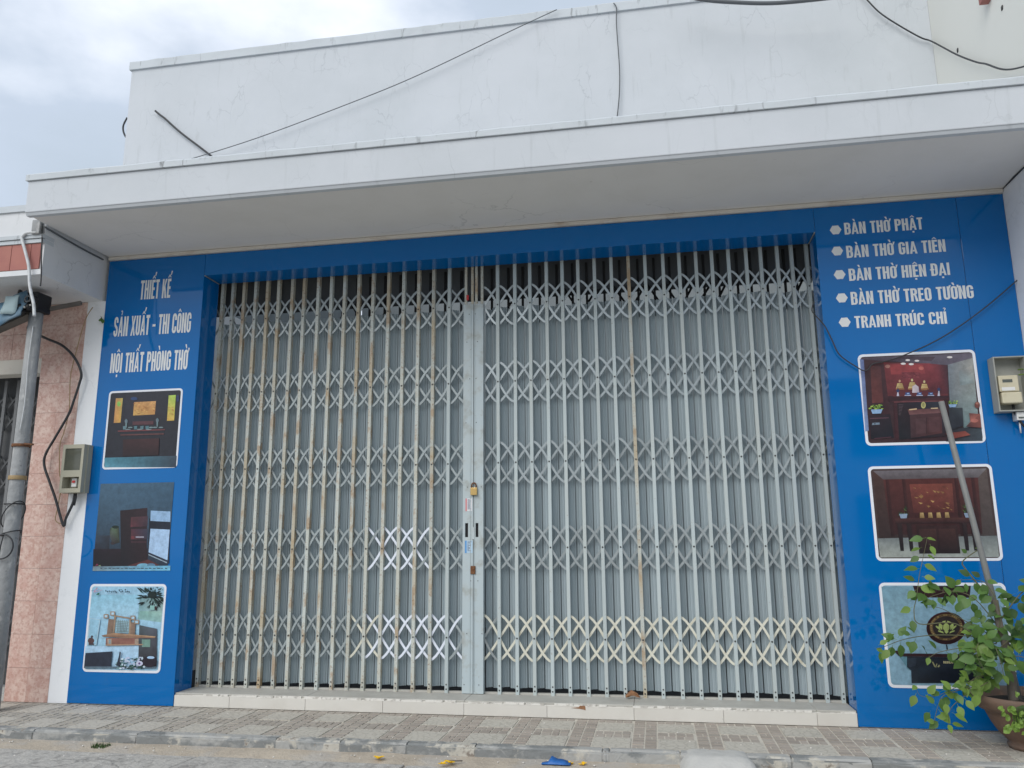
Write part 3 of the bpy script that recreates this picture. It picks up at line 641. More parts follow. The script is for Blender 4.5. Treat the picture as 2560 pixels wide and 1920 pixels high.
# left column, bottom
t, R_ = poster('bottom poster of the left panel, pale room with wooden wall shelf and dark plant', ((227, 1460.5), (417.5, 1459.5), (206, 1679)), b=.018, r=.034)
p = Print(200, 1440, .15675); p.add(rrect(*R_[:4], R_[4]), (160, 208, 235), True)
p.add([(190, 300), (930, 300), (900, 640), (150, 660)], [(140, 200, 226), (148, 206, 232), (172, 216, 240), (160, 212, 238)])
p.add([(90, 1120), (940, 1110), (930, 1460), (70, 1460)], [(178, 216, 244), (180, 218, 246), (170, 212, 240), (160, 190, 215)])
p.add([(960, 330), (1340, 350), (1300, 740), (920, 690)], [(120, 160, 170), (150, 180, 180), (170, 205, 205), (140, 190, 200)])
p.add([(960, 560), (1310, 560), (1300, 740), (930, 680)], [(130, 178, 170), (160, 200, 190), (150, 195, 195), (140, 185, 185)])
for k in range(110):
    a = rr.uniform(0, 2 * PI); d = rr.uniform(10, 190); cx, cz = 1170, 320; L_ = rr.uniform(60, 130)
    ax, bz = cx + d * math.cos(a) * 1.0, cz + d * math.sin(a) * .85
    ex, ez = ax + L_ * math.cos(a + rr.uniform(-.3, .3)), bz + L_ * math.sin(a + .25) * .9
    if ex > 1335: ex = 1335
    if ez < 175: ez = 175
    nx, nz = -(ez - bz) * .11, (ex - ax) * .11
    p.add([(ax, max(bz, 175)), ((ax + ex) / 2 + nx, max(175, (bz + ez) / 2 + nz)), (ex, ez), ((ax + ex) / 2 - nx, max(175, (bz + ez) / 2 - nz))], rr.choice([(18, 36, 38), (26, 52, 50), (38, 72, 66), (14, 28, 32)]))
p.ell(1160, 300, 70, 55, (22, 42, 42)); p.rect(1130, 470, 1220, 540, (150, 205, 200)); p.rect(1200, 480, 1235, 540, (60, 46, 50))
p.add([(160, 668), (340, 690), (278, 1100), (130, 1100)], (176, 210, 226)); p.add([(176, 680), (325, 700), (268, 1090), (150, 1090)], (150, 200, 226))
p.ell(190, 1030, 52, 50, (92, 66, 66)); p.ell(205, 965, 20, 20, (70, 60, 70)); p.rect(150, 1070, 240, 1098, (70, 60, 66))
p.add([(960, 780), (1240, 840), (1235, 1440), (940, 1430)], [(84, 96, 104), (92, 96, 108), (52, 44, 52), (58, 58, 66)])
p.add([(1000, 1010), (1135, 1010), (1130, 1130), (1000, 1130)], (120, 160, 148))
W1, W2 = (140, 116, 100), (162, 138, 116)
p.add([(470, 680), (552, 690), (525, 930), (440, 935)], W1); p.add([(820, 735), (900, 740), (890, 940), (810, 930)], W1)
p.add([(560, 620), (850, 668), (850, 690), (560, 642)], W2); p.add([(560, 640), (590, 640), (560, 930), (530, 930)], W2); p.add([(800, 690), (830, 690), (815, 930), (785, 930)], W2)
for a, b_ in ((430, 640), (536, 597), (858, 664), (918, 730)):
    p.rect(a - 38, b_ - 34, a + 38, b_ + 34, W2); p.rect(a - 22, b_ - 18, a + 22, b_ + 18, (176, 214, 236))
p.add([(590, 690), (800, 715), (795, 905), (575, 900)], (150, 190, 205))
for k in range(7):
    p.add([(600 + k * 30, 700), (606 + k * 30, 700), (620 + k * 22, 890), (612 + k * 22, 890)], (100, 110, 108)); p.add([(585, 715 + k * 28), (795, 735 + k * 24), (795, 741 + k * 24), (585, 721 + k * 28)], (104, 112, 110))
p.add([(360, 945), (560, 905), (1220, 960), (1215, 985), (740, 985), (380, 965)], [(140, 110, 90), (190, 150, 115), (206, 172, 130), (150, 112, 90), (196, 160, 122), (128, 100, 84)])
p.add([(430, 985), (950, 990), (945, 1090), (425, 1105)], [(150, 104, 92), (140, 92, 84), (150, 100, 84), (130, 92, 84)]); p.rect(455, 1000, 520, 1085, (176, 156, 136)); p.rect(475, 1010, 505, 1078, (130, 150, 160))
p.rect(890, 1000, 950, 1085, (170, 150, 132)); p.add([(425, 1088), (1020, 1080), (1015, 1098), (425, 1110)], (172, 140, 116))
p.add([(105, 1225), (535, 1200), (505, 1465), (80, 1465)], (42, 50, 66)); p.rect(90, 1440, 1235, 1470, (92, 116, 132))
for k in range(72): p.ell(rr.uniform(600, 1040), rr.uniform(1290, 1470), rr.uniform(10, 34), rr.uniform(8, 22), rr.choice([(46, 84, 76), (200, 222, 236), (186, 200, 226), (36, 66, 66), (120, 160, 160)]), 8)
p.add([(600, 1430), (640, 1280), (655, 1200), (675, 1210), (660, 1330), (660, 1430)], (44, 52, 66)); p.ell(1130, 1360, 120, 90, (42, 36, 48)); p.ell(1150, 1295, 60, 22, (170, 205, 240)); p.ell(970, 1390, 55, 40, (205, 210, 236)); p.ell(970, 1390, 18, 18, (110, 90, 140))
for q in (((195, 215), (250, 300)), ((205, 230), (262, 225)), ((240, 250), (295, 180)), ((295, 180), (330, 225))): p.add([q[0], (q[0][0] + 8, q[0][1] + 10), (q[1][0] + 8, q[1][1] + 6), q[1]], (110, 150, 190))
p.add([(240, 250), (296, 182), (306, 190), (250, 256)], (205, 130, 160)); p.add([(250, 252), (380, 215), (380, 222), (256, 260)], (195, 160, 190)); p.add([(280, 300), (310, 265), (340, 270), (320, 300)], (40, 116, 96))
for k, (a, b_) in enumerate(((425, 230), (450, 240), (480, 236), (510, 244), (540, 240), (570, 236), (590, 250), (640, 225), (665, 245), (690, 236), (735, 210), (745, 245), (770, 240), (795, 245))): p.add([(a, b_), (a + 14, b_ - 10), (a + 24, b_ + 8), (a + 12, b_ + 24)], (40, 66, 92))
p.rect(640, 212, 700, 220, (40, 66, 92)); p.build(t)
# right column, top
t, R_ = poster('top poster of the right panel, red altar room with three golden seated statues', ((2142, 887), (2436, 873.5), (2166, 1115)), b=.018, r=.034)
p = Print(2120, 860, .16275); p.add(rrect(*R_[:4], R_[4]), (62, 38, 44), True)
p.add([(190, 215), (1900, 140), (1915, 215), (1530, 325), (240, 240)], [(92, 78, 88), (110, 104, 118), (120, 116, 130), (98, 90, 106), (76, 62, 74)])
p.add([(780, 190), (1340, 200), (1280, 265), (775, 225)], (80, 66, 78))
p.add([(1530, 320), (1915, 215), (2010, 1260), (1780, 1290), (1560, 880)], [(120, 130, 140), (165, 165, 160), (130, 156, 160), (110, 136, 140), (112, 124, 132)])
p.add([(1700, 420), (1900, 330), (1930, 600), (1720, 640)], [(135, 145, 150), (178, 172, 164), (150, 165, 165), (130, 146, 150)])
p.add([(1560, 1290), (2050, 1280), (2065, 1490), (1500, 1500)], [(40, 34, 44), (60, 72, 80), (66, 78, 88), (44, 40, 48)])
p.add([(180, 235), (240, 240), (318, 1330), (265, 1345)], [(110, 130, 180), (96, 110, 160), (120, 140, 180), (130, 150, 196)])
p.add([(240, 240), (560, 280), (640, 1100), (300, 1100)], [(60, 38, 44), (74, 40, 44), (60, 30, 38), (60, 32, 38)]); p.add([(340, 330), (500, 340), (540, 900), (370, 910)], [(92, 48, 46), (80, 44, 46), (96, 46, 46), (104, 50, 48)])
p.add([(545, 285), (1240, 300), (1520, 330), (1545, 800), (610, 800)], [(120, 46, 50), (140, 54, 62), (72, 46, 58), (70, 34, 44), (96, 38, 44)])
p.add([(640, 310), (1150, 320), (1190, 460), (660, 470)], [(150, 52, 54), (166, 62, 66), (140, 56, 62), (150, 56, 58)]); p.add([(820, 430), (1110, 440), (1110, 530), (820, 540)], (118, 48, 56))
for k in range(16): p.ell(rr.uniform(820, 1100), rr.uniform(430, 540), rr.uniform(14, 40), rr.uniform(4, 10), rr.choice([(104, 40, 50), (146, 66, 72)]), 7)
for a, b_, c_ in ((845, 305, 40), (968, 312, 40), (1055, 260, 36), (1558, 205, 42), (915, 250, 36)): p.ell(a, b_, c_, c_ * .42, (232, 226, 226))
p.ell(605, 345, 40, 28, (170, 116, 104)); p.ell(1120, 375, 40, 30, (190, 100, 92))
p.add([(690, 705), (1530, 770), (1530, 800), (690, 812)], (96, 40, 46))
for cx, w_, top in ((795, 62, 560), (985, 66, 545), (1172, 56, 570)):
    p.ell(cx - 5, top + 12, 17, 22, (196, 150, 120) if cx < 900 else (206, 190, 140)); p.add([(cx - 40, top + 45), (cx + 34, top + 45), (cx + w_, 690), (cx - w_, 690)], [(206, 186, 120), (190, 160, 100), (180, 146, 90), (220, 200, 140)])
    for q in range(4): p.add([(cx - w_ + 14, top + 70 + q * 22), (cx + w_ - 20, top + 64 + q * 22), (cx + w_ - 16, top + 72 + q * 22), (cx - w_ + 10, top + 78 + q * 22)], (164, 132, 84))
    p.add([(cx - w_ - 4, 684), (cx + w_ + 4, 680), (cx + w_ + 8, 702), (cx - w_, 708)], (150, 96, 60))
p.add([(985, 650), (1035, 625), (1078, 660), (1090, 750), (982, 752)], [(196, 180, 190), (210, 196, 200), (190, 172, 184), (170, 156, 172), (200, 190, 200)])
for a in (905, 1085, 1258): p.add([(a - 30, 748), (a + 44, 744), (a + 40, 796), (a - 26, 798)], (50, 76, 130)); p.rect(a - 40, 786, a + 60, 798, (176, 186, 214)); p.rect(a - 4, 756, a + 32, 772, (150, 176, 216))
for a, b_ in ((762, 720), (1390, 700)): p.ell(a, b_, 24, 26, (40, 58, 100)); p.add([(a - 8, b_ + 24), (a + 8, b_ + 24), (a + 20, 803), (a - 20, 803)], (186, 186, 204)); p.rect(a - 4, b_ - 60, a + 4, b_ - 20, (110, 60, 90))
p.add([(620, 812), (1545, 798), (1545, 860), (700, 895), (620, 880)], [(60, 26, 34), (52, 30, 40), (70, 34, 42), (90, 44, 50), (54, 28, 36)]); p.add([(700, 890), (1470, 868), (1470, 884), (700, 902)], (124, 70, 74))
p.add([(720, 905), (1480, 885), (1500, 1420), (780, 1470)], [(40, 26, 34), (44, 52, 66), (48, 34, 42), (26, 32, 40)])
p.add([(700, 905), (750, 905), (780, 1470), (725, 1475)], (66, 32, 40)); p.add([(1465, 880), (1515, 876), (1530, 1300), (1490, 1310)], (62, 34, 42))
for k in range(8): p.add([(770, 930 + k * 22), (850 - k * 6, 935 + k * 22), (840 - k * 6, 942 + k * 22), (775, 938 + k * 22)], (92, 76, 84))
p.add([(910, 1010), (1420, 990), (1425, 1070), (940, 1090)], [(104, 62, 62), (92, 60, 64), (120, 82, 84), (124, 84, 84)]); p.add([(945, 1090), (1430, 1060), (1440, 1370), (960, 1450)], [(74, 50, 54), (78, 48, 54), (86, 48, 50), (66, 48, 54)])
p.add([(1030, 1150), (1190, 1140), (1190, 1370), (1040, 1385)], (84, 58, 62)); p.add([(1230, 1130), (1400, 1120), (1405, 1340), (1235, 1360)], (88, 56, 60)); p.rect(1198, 1140, 1206, 1385, (50, 34, 40))
p.ell(1152, 942, 36, 52, (196, 188, 120)); p.ell(1152, 942, 22, 36, (150, 150, 96)); p.add([(930, 1005), (1050, 990), (1050, 1010), (935, 1022)], (214, 184, 140)); p.add([(1265, 985), (1375, 980), (1375, 995), (1268, 1000)], (214, 190, 150))
p.add([(320, 1090), (640, 1080), (700, 1440), (350, 1460)], [(50, 32, 42), (40, 30, 40), (20, 28, 40), (22, 24, 36)]); p.add([(330, 1140), (620, 1130), (622, 1142), (330, 1155)], (96, 64, 76)); p.add([(370, 1215), (480, 1208), (482, 1240), (362, 1248)], (120, 140, 160)); p.rect(395, 1222, 420, 1236, (40, 46, 60)); p.add([(400, 1450), (660, 1425), (660, 1437), (400, 1462)], (92, 54, 66))
for px_, py_, s_ in ((430, 950, 1.0), (1595, 890, .7)):
    p.add([(px_ - 85 * s_, py_ + 60 * s_), (px_ + 95 * s_, py_ + 55 * s_), (px_ + 70 * s_, py_ + 120 * s_), (px_ - 60 * s_, py_ + 125 * s_)], (140, 176, 216))
    for k in range(22): p.ell(px_ + rr.uniform(-105, 105) * s_, py_ + rr.uniform(-18, 50) * s_, rr.uniform(10, 24) * s_, rr.uniform(6, 14) * s_, rr.choice([(150, 190, 70), (110, 156, 60), (30, 56, 50), (180, 206, 90)]), 7)
p.add([(1530, 985), (1750, 985), (1765, 1260), (1560, 1320)], [(46, 52, 60), (62, 70, 76), (38, 42, 54), (40, 44, 54)])
p.add([(1850, 1065), (2020, 1080), (2040, 1290), (1800, 1275), (1870, 1200)], [(96, 56, 56), (150, 86, 76), (120, 66, 60), (66, 46, 52), (170, 100, 88)]); p.ell(1975, 940, 42, 50, (120, 66, 60)); p.ell(1975, 915, 26, 18, (176, 116, 100)); p.ell(1930, 1180, 60, 30, (176, 104, 92))
p.add([(1480, 1380), (1790, 1340), (1870, 1400), (1600, 1460)], [(110, 48, 44), (130, 60, 52), (150, 74, 60), (120, 52, 48)]); p.build(t)
# right column, middle (mostly hidden in the photograph): plain altar furniture
t, R_ = poster('middle poster of the right panel, dark wooden furniture on a pale floor', ((2171, 1166), (2478, 1160), (2188, 1403)), b=.018, r=.034)
x0, x1, z0, z1, r_ = R_; W_ = x1 - x0; H_ = z1 - z0
p = Print(0, 0, 1); p.add(rrect(x0, x1, z0, z1, r_), (70, 52, 52), True)
U = lambda a, b_: (x0 + a * W_, z1 - b_ * H_)
p.add([U(.02, .02), U(.98, .02), U(.98, .80), U(.02, .80)], [(74, 50, 46), (96, 84, 80), (70, 62, 62), (52, 38, 40)], True)
p.add([U(.02, .02), U(.98, .02), U(.90, .12), U(.10, .12)], [(110, 104, 110), (126, 122, 126), (96, 90, 94), (88, 80, 84)], True)
p.add([U(.10, .12), U(.90, .12), U(.88, .74), U(.12, .74)], [(84, 40, 38), (88, 44, 42), (58, 30, 34), (54, 28, 32)], True)
for a in (.12, .26, .70, .84): p.add([U(a, .12), U(a + .03, .12), U(a + .03, .76), U(a, .76)], [(60, 28, 30), (72, 36, 36), (48, 24, 28), (40, 22, 26)], True)
p.add([U(.32, .18), U(.68, .18), U(.67, .50), U(.33, .50)], [(126, 62, 52), (132, 70, 58), (92, 44, 42), (86, 42, 40)], True)
for k in range(40): a, b_ = rr.uniform(.34, .64), rr.uniform(.20, .47); p.add([U(a, b_), U(a + rr.uniform(.01, .04), b_ + .01), U(a + .02, b_ + rr.uniform(.015, .03))], rr.choice([(150, 112, 66), (176, 140, 84), (104, 56, 44)]), True)
p.add([U(.004, .78), U(.996, .76), U(.99, .99), U(.01, .99)], [(120, 128, 130), (110, 118, 120), (160, 168, 164), (168, 174, 168)], True)
p.add([U(.16, .56), U(.84, .56), U(.83, .62), U(.17, .62)], [(78, 44, 42), (84, 50, 46), (48, 28, 32), (44, 26, 30)], True)
for a in (.18, .26, .72, .79): p.add([U(a, .62), U(a + .04, .62), U(a + .035, .92), U(a + .005, .92)], [(44, 30, 34), (50, 34, 36), (26, 20, 28), (24, 20, 26)], True)
p.add([U(.34, .64), U(.68, .64), U(.68, .95), U(.34, .95)], [(54, 32, 34), (60, 36, 38), (34, 24, 30), (30, 22, 28)], True)
for a in (.36, .52): p.add([U(a, .68), U(a + .14, .68), U(a + .14, .91), U(a, .91)], [(66, 40, 40), (70, 44, 42), (44, 30, 34), (40, 28, 32)], True)
for a in (.24, .78):
    for k in range(16): q = (a + rr.uniform(-.05, .05), .50 + rr.uniform(-.07, .03)); p.add([U(q[0], q[1]), U(q[0] + rr.uniform(-.03, .03), q[1] - .03), U(q[0] + rr.uniform(-.03, .03), q[1] + .01)], rr.choice([(58, 84, 48), (84, 112, 60), (40, 60, 40)]), True)
    p.add([U(a - .035, .51), U(a + .035, .51), U(a + .025, .56), U(a - .025, .56)], (140, 160, 186), True)
for a in (.38, .45, .52, .59): p.add([U(a, .50), U(a + .03, .50), U(a + .035, .56), U(a - .005, .56)], [(180, 150, 96), (196, 170, 112), (140, 112, 70), (130, 104, 66)], True)
p.build(t)
# right column, bottom: lotus medallion
t, R_ = poster('bottom poster of the right panel, green lotus medallion half hidden by leaves', ((2195, 1456.5), (2512, 1457), (2222, 1719)), b=.018, r=.036)
p = Print(2160, 1440, .2411); p.add(rrect(*R_[:4], R_[4]), [(132, 172, 196)] * 24, True)
p.add([(180, 110), (520, 110), (300, 780), (240, 700)], [(116, 158, 180), (124, 164, 184), (140, 178, 196), (130, 172, 190)])
p.add([(505, 102), (1105, 102), (1095, 226), (545, 222)], [(50, 26, 32), (44, 26, 34), (40, 20, 28), (60, 30, 36)])
for k in range(14): a = 545 + k * 38; p.rect(a, rr.uniform(110, 150), a + rr.uniform(14, 28), rr.uniform(150, 190), rr.choice([(66, 48, 52), (84, 66, 64), (36, 22, 30)]))
p.ell(850, 540, 205, 168, (64, 24, 32), 28); p.ell(850, 545, 198, 158, (44, 20, 28), 28); p.ell(850, 530, 172, 138, (112, 92, 62), 28)
for k in range(44):
    a = 2 * PI * k / 44; p.ell(850 + 158 * math.cos(a), 530 + 126 * math.sin(a), 10, 6, rr.choice([(150, 126, 80), (84, 64, 44), (168, 144, 96)]), 6)
p.ell(850, 530, 140, 114, (52, 44, 48), 28)
G_ = (168, 186, 108)
for pts in ([(850, 590), (815, 545), (818, 510), (848, 480), (880, 512), (882, 545)], [(805, 560), (770, 520), (775, 480), (812, 512)], [(893, 560), (925, 520), (922, 482), (888, 512)], [(790, 568), (738, 525), (742, 512), (785, 530)], [(905, 568), (955, 520), (952, 508), (912, 532)],
            [(838, 475), (815, 490), (808, 468), (845, 462)], [(858, 475), (880, 490), (896, 476), (862, 462)], [(825, 595), (765, 575), (765, 562), (812, 572)], [(880, 595), (935, 572), (935, 560), (890, 574)], [(850, 598), (828, 576), (852, 566), (874, 576)]): p.add(pts, G_)
p.add([(845, 710), (858, 710), (866, 760), (852, 762)], (40, 36, 44))
p.add([(300, 772), (388, 772), (396, 800), (1290, 812), (1300, 850), (440, 832), (360, 830)], (52, 28, 38))
p.add([(440, 835), (1310, 850), (1305, 1105), (490, 1108), (485, 975), (440, 955)], [(34, 42, 56), (20, 26, 40), (12, 22, 36), (16, 28, 44), (30, 44, 60), (28, 38, 54)])
p.add([(360, 832), (442, 838), (442, 955), (485, 980), (440, 940)], (92, 138, 156)); p.add([(490, 975), (545, 960), (555, 1105), (490, 1108)], (30, 40, 56)); p.add([(445, 850), (540, 850), (530, 930), (460, 945)], (44, 54, 70))
a = p.P(820, 905); b_ = p.P(1080, 905); c_ = p.P(820, 880)
q0 = len(p.mb.f); textmesh(p.mb, 'NHẤT TÂM', (a.x, a.z), (b_.x, a.z), c_.z - a.z, p.y - (p.k + 6) * .00006); p.col += [[srgb(178, 172, 130)]] * (len(p.mb.f) - q0)
for pts in ([(700, 890), (712, 884), (735, 930), (728, 945)], [(735, 940), (748, 905), (756, 908), (742, 950)], [(755, 940), (775, 915), (785, 930), (770, 945)]): p.add(pts, (150, 150, 110))
p.build(t)

# ------------------------------------------------------------------ folding gate: two leaves
GY = .268                                                     # front of the channels
ROWS = (3.056, 2.425, 1.787, 1.144, .490)
HB = .162
LX = [.912, 1.008, 1.109, 1.216, 1.325, 1.431, 1.547, 1.660, 1.779, 1.901, 2.021, 2.144, 2.272, 2.400, 2.532, 2.662, 2.792, 2.924]
RX = [3.323, 3.456, 3.585, 3.716, 3.843, 3.975, 4.105, 4.236, 4.374, 4.502, 4.635, 4.763, 4.889, 5.013, 5.136, 5.260, 5.374, 5.489, 5.601, 5.705]
def bar_mesh():
    mb = MB()
    w_ = .0125
    mb.box(-w_, w_, 0, .012, 0, 3.42); mb.box(-w_ + .0005, w_ - .0005, .030, .040, 0, 3.42)
    mb.cur = 1
    for z in ROWS: 
        i = mb.tube([(0, -.003, z - ST), (0, .002, z - ST)], .0065, 8)
    for z in (.030, .062): mb.tube([(0, -.003, z), (0, .002, z)], .0055, 8)
    return mb
bar_me = {'rust': bar_mesh().mesh('bar', [M['rustbar'], M['rivet']]), 'plain': bar_mesh().mesh('bar', [M['bar'], M['rivet']])}
def strip_mesh(sgn, bow, mname, t0=-1, t1=1):
    """one flat bar riveted at its middle to a channel, its ends on the two neighbours; unit gap .13"""
    mb = MB(); pts = []; n = 12
    for k in range(n + 1):
        t_ = t0 + (t1 - t0) * k / n; pts.append((t_ * .13 * sgn, HB * (bow * t_ - (bow - 1) * t_ ** 3)))
    w_ = .0085; y0, y1 = (.0145, .0195) if sgn > 0 else (.0215, .0265); rg = []
    for k, (x, z) in enumerate(pts):
        a, b = pts[max(k - 1, 0)], pts[min(k + 1, n)]; dx, dz = b[0] - a[0], b[1] - a[1]; d = math.hypot(dx, dz); nx, nz = -dz / d * w_, dx / d * w_
        rg.append([mb.vert(x + nx, y0, z + nz), mb.vert(x - nx, y0, z - nz), mb.vert(x - nx, y1, z - nz), mb.vert(x + nx, y1, z + nz)])
    for p_, q_ in zip(rg, rg[1:]):
        for j in range(4): mb.face((p_[j], q_[j], q_[(j + 1) % 4], p_[(j + 1) % 4]))
    mb.face(rg[0]); mb.face(rg[-1][::-1])
    return mb.mesh('lattice_strip', M[mname])
SM = {(s_, m_): strip_mesh(s_, 1.38 if s_ > 0 else 1.16, m_) for s_ in (1, -1) for m_ in ('strip', 'stripwhite', 'stripcream')}
SMR = {(s_, m_): strip_mesh(s_, 1.16 if s_ > 0 else 1.44, m_) for s_ in (1, -1) for m_ in ('stripbright', 'stripcream')}
# short half strips that start at the stiles and at the wall posts: (left leaf?, sign, towards +x?)
HALF = {}
for lf in (True, False):
    for s_ in (1, -1):
        bw = (1.38 if s_ > 0 else 1.16) if lf else (1.16 if s_ > 0 else 1.44)
        for px_ in (True, False):
            a_, b_ = (0, 1) if (px_ == (s_ > 0)) else (-1, 0)
            HALF[(lf, s_, px_)] = strip_mesh(s_, bw, 'strip' if lf else 'stripbright', a_, b_)
            if not lf:
                for v in HALF[(lf, s_, px_)].vertices: v.co.y = .041 - v.co.y
                HALF[(lf, s_, px_)].flip_normals()
# right leaf: the falling strips lie in front
SMR_front = {}
for (s_, m_), me in SMR.items():
    for v in me.vertices: v.co.y = (.036 - .0095) + .0145 - v.co.y if False else (.041 - v.co.y)
    me.flip_normals()
def slat_mesh(x0, x1, xa, xb, ya, yb, name):
    """ribbed sheet from (xa, ya) to (xb, yb), bowed; thin but two-sided with thickness"""
    mb = MB(); n = 14; fr = []; bk = []
    for k in range(n + 1):
        t_ = k / n; x = xa + (xb - xa) * t_; q = t_ if ya < yb else 1 - t_
        y = min(ya, yb) + abs(yb - ya) * math.sin(q * PI / 2)
        rib = -.0055 if k in (3, 4, 9, 10) else (.006 if k in (0, n) else 0)
        fr.append(y + rib); bk.append(x)
    zt_ = 3.045 + random.uniform(-.012, .012); zb_ = ST + .038 + random.uniform(-.003, .006)
    A = [(mb.vert(bk[k], fr[k], zb_), mb.vert(bk[k], fr[k], zt_)) for k in range(n + 1)]
    Bk = [(mb.vert(bk[k], fr[k] + .0015, zb_), mb.vert(bk[k], fr[k] + .0015, zt_)) for k in range(n + 1)]
    for k in range(n):
        mb.face((A[k][0], A[k + 1][0], A[k + 1][1], A[k][1])); mb.face((Bk[k + 1][0], Bk[k][0], Bk[k][1], Bk[k + 1][1]))
        mb.face((A[k][1], A[k + 1][1], Bk[k + 1][1], Bk[k][1])); mb.face((A[k + 1][0], A[k][0], Bk[k][0], Bk[k + 1][0]))
    mb.face((A[0][0], A[0][1], Bk[0][1], Bk[0][0])); mb.face((A[n][1], A[n][0], Bk[n][0], Bk[n][1]))
    return mb.mesh(name, M['slat'])
def gate_leaf(label, xs_, xend, left):
    root = thing('folding_gate_leaf', label, 'gate leaf', ((xs_[0] + xs_[-1]) / 2, GY, ST))
    for i, x in enumerate(xs_):
        rusty = (left and i not in (17,)) or (not left and i == 8 and True)
        b_ = link('bar', bar_me['rust' if rusty else 'plain'], root, (x + random.uniform(-.001, .001), GY, ST)); b_.rotation_euler = (0, random.uniform(-.0016, .0016), 0)
    ext = ([X1 + .02] + xs_ + [xend]) if left else ([xend] + xs_ + [X2 + .09])
    for r_, z in enumerate(ROWS):
        for i, x in enumerate(xs_):
            g_ = (ext[i + 2] - ext[i]) / 2
            if left and i == 0: g_ = xs_[1] - x
            if not left and i == len(xs_) - 1: g_ = x - xs_[-2]
            for s_ in (1, -1):
                if left:
                    mn = 'strip'
                    if r_ == 3 and i in (13, 14, 15): mn = 'stripwhite'
                    if r_ == 4 and i in (13, 14, 15, 16, 17): mn = 'stripwhite'
                    if r_ == 4 and i == 12: mn = 'stripcream'
                    me = SM[(s_, mn)]
                else: me = SMR[(s_, 'stripcream' if r_ == 4 else 'stripbright')]
                o = link('lattice_strip', me, root, (x, GY, z + random.uniform(-.002, .002)))
                o.scale = (g_ / .13 * .985, 1, random.uniform(.985, 1.015))
    for r_, z in enumerate(ROWS):
        for x, nb_, px_ in ((ext[0], ext[1], True), (ext[-1], ext[-2], False)):
            for s_ in (1, -1):
                o = link('lattice_strip', HALF[(left, s_, px_)], root, (x, GY, z)); o.scale = (abs(nb_ - x) / .13, 1, 1)
    full = ext
    for a, b in zip(full, full[1:]):
        if b - a < .03: continue
        m_ = (a + b) / 2 + random.uniform(-.004, .004)
        yf, yb_ = GY + .046, GY + .046 + .032
        link('slat', slat_mesh(a, b, a + .007, m_ - .0025, yf, yb_, 'slat'), root); link('slat', slat_mesh(a, b, m_ + .0025, b - .007, yb_ - .006, yf, 'slat'), root)
    return root
leafL = gate_leaf('left leaf of the grey folding gate, with rust-streaked bars and some white lattice strips', LX, 3.050, True)
leafR = gate_leaf('right leaf of the grey folding gate, clean bars with cream lattice strips along the bottom', RX, 3.205, False)
def stile(root, x0, x1, slot):
    y0 = GY - .020
    mb = MB(); xa, xb = slot; za, zb = 1.225, 1.330
    mb.box(x0, xa, y0, GY + .03, ST + .006, 3.066); mb.box(xb, x1, y0, GY + .03, ST + .006, 3.066)
    mb.box(xa, xb, y0, GY + .03, ST + .006, za); mb.box(xa, xb, y0, GY + .03, zb, 3.066)
    obj('stile', mb, M['stile'], root)
    mb = MB(); cxs = (xa + xb) / 2; n = 8; pts = []
    for k in range(n + 1): a = PI * k / n; pts.append((cxs + (xb - xa) / 2 * math.cos(a), zb - .0125 + .0125 * math.sin(a)))
    for k in range(n + 1): a = PI + PI * k / n; pts.append((cxs + (xb - xa) / 2 * math.cos(a), za + .0125 + .0125 * math.sin(a)))
    mb.poly([(x, y0 + .012, z) for x, z in pts][::-1]); obj('grip_slot', mb, M['dark'], root)
    mb = MB(); rr = random.Random(int(x0 * 100))
    for z in (.16, .52, .9, 1.6, 2.1, 2.45, 2.75, 2.98):
        mb.tube([(rr.uniform(x0 + .01, x1 - .01), y0 - .003, z), (0, 0, 0)][:1] + [(rr.uniform(x0 + .01, x1 - .01), y0, z)], .004, 6) if False else mb.box(*(lambda c: (c - .003, c + .003))(rr.uniform(x0 + .008, x1 - .008)), y0 - .002, y0 + .001, z, z + .006)
    obj('rivets', mb, M['rivet'], root)
    for x in (x0 + .014, x1 - .014): obj('top_bar', B(x - .010, x + .010, GY - .004, GY + .010, 3.067, 3.5), M['rustbar'], root)
    obj('seam_strip', B((x1 - .024) if x0 < 3.1 else (x0 + .002), (x1 - .019) if x0 < 3.1 else (x0 + .007), y0 - .004, y0 - .0002, ST + .02, 3.05), M['stile'], root)
rr = random.Random(50)
for lf, xs_ in ((leafL, LX + [3.05]), (leafR, [3.2] + RX)):
    for a, b in zip(xs_, xs_[1:]):
        m_ = (a + b) / 2 + rr.uniform(-.012, .012)
        obj('rear_bar', B(m_ - .009, m_ + .009, GY + .105, GY + .12, 2.92, 3.4), M['dark'], lf)  # rear bars and strips coloured near-black to imitate silhouettes in shade
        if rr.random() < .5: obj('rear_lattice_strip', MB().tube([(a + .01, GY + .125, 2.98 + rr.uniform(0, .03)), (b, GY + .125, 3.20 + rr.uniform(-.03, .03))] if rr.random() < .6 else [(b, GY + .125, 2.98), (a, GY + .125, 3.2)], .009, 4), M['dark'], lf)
stile(leafL, 3.047, 3.1285, (3.066, 3.090)); stile(leafR, 3.1335, 3.208, (3.148, 3.170))
obj('red_tag', B(3.066, 3.086, GY - .010, GY - .0045, 3.105, 3.150), M['red'], leafL, bevel=.003)
# hasp under the slots, on the left leaf
c = at(1185, 1425, 'y', GY - .02)
mb = MB(); mb.box(c.x - .026, c.x + .012, GY - .030, GY - .0205, c.z - .030, c.z + .030); mb.tube([(c.x - .006, GY - .034, c.z + .012), (c.x - .006, GY - .028, c.z + .012)], .014, 8)
obj('rusty_hasp', mb, M['rust'], leafL, bevel=.003)
c = at(1186, 1333, 'y', GY - .02); obj('latch_plate', B(c.x - .018, c.x - .001, GY - .0235, GY - .0203, c.z - .045, c.z + .045), M['stile'], leafL)
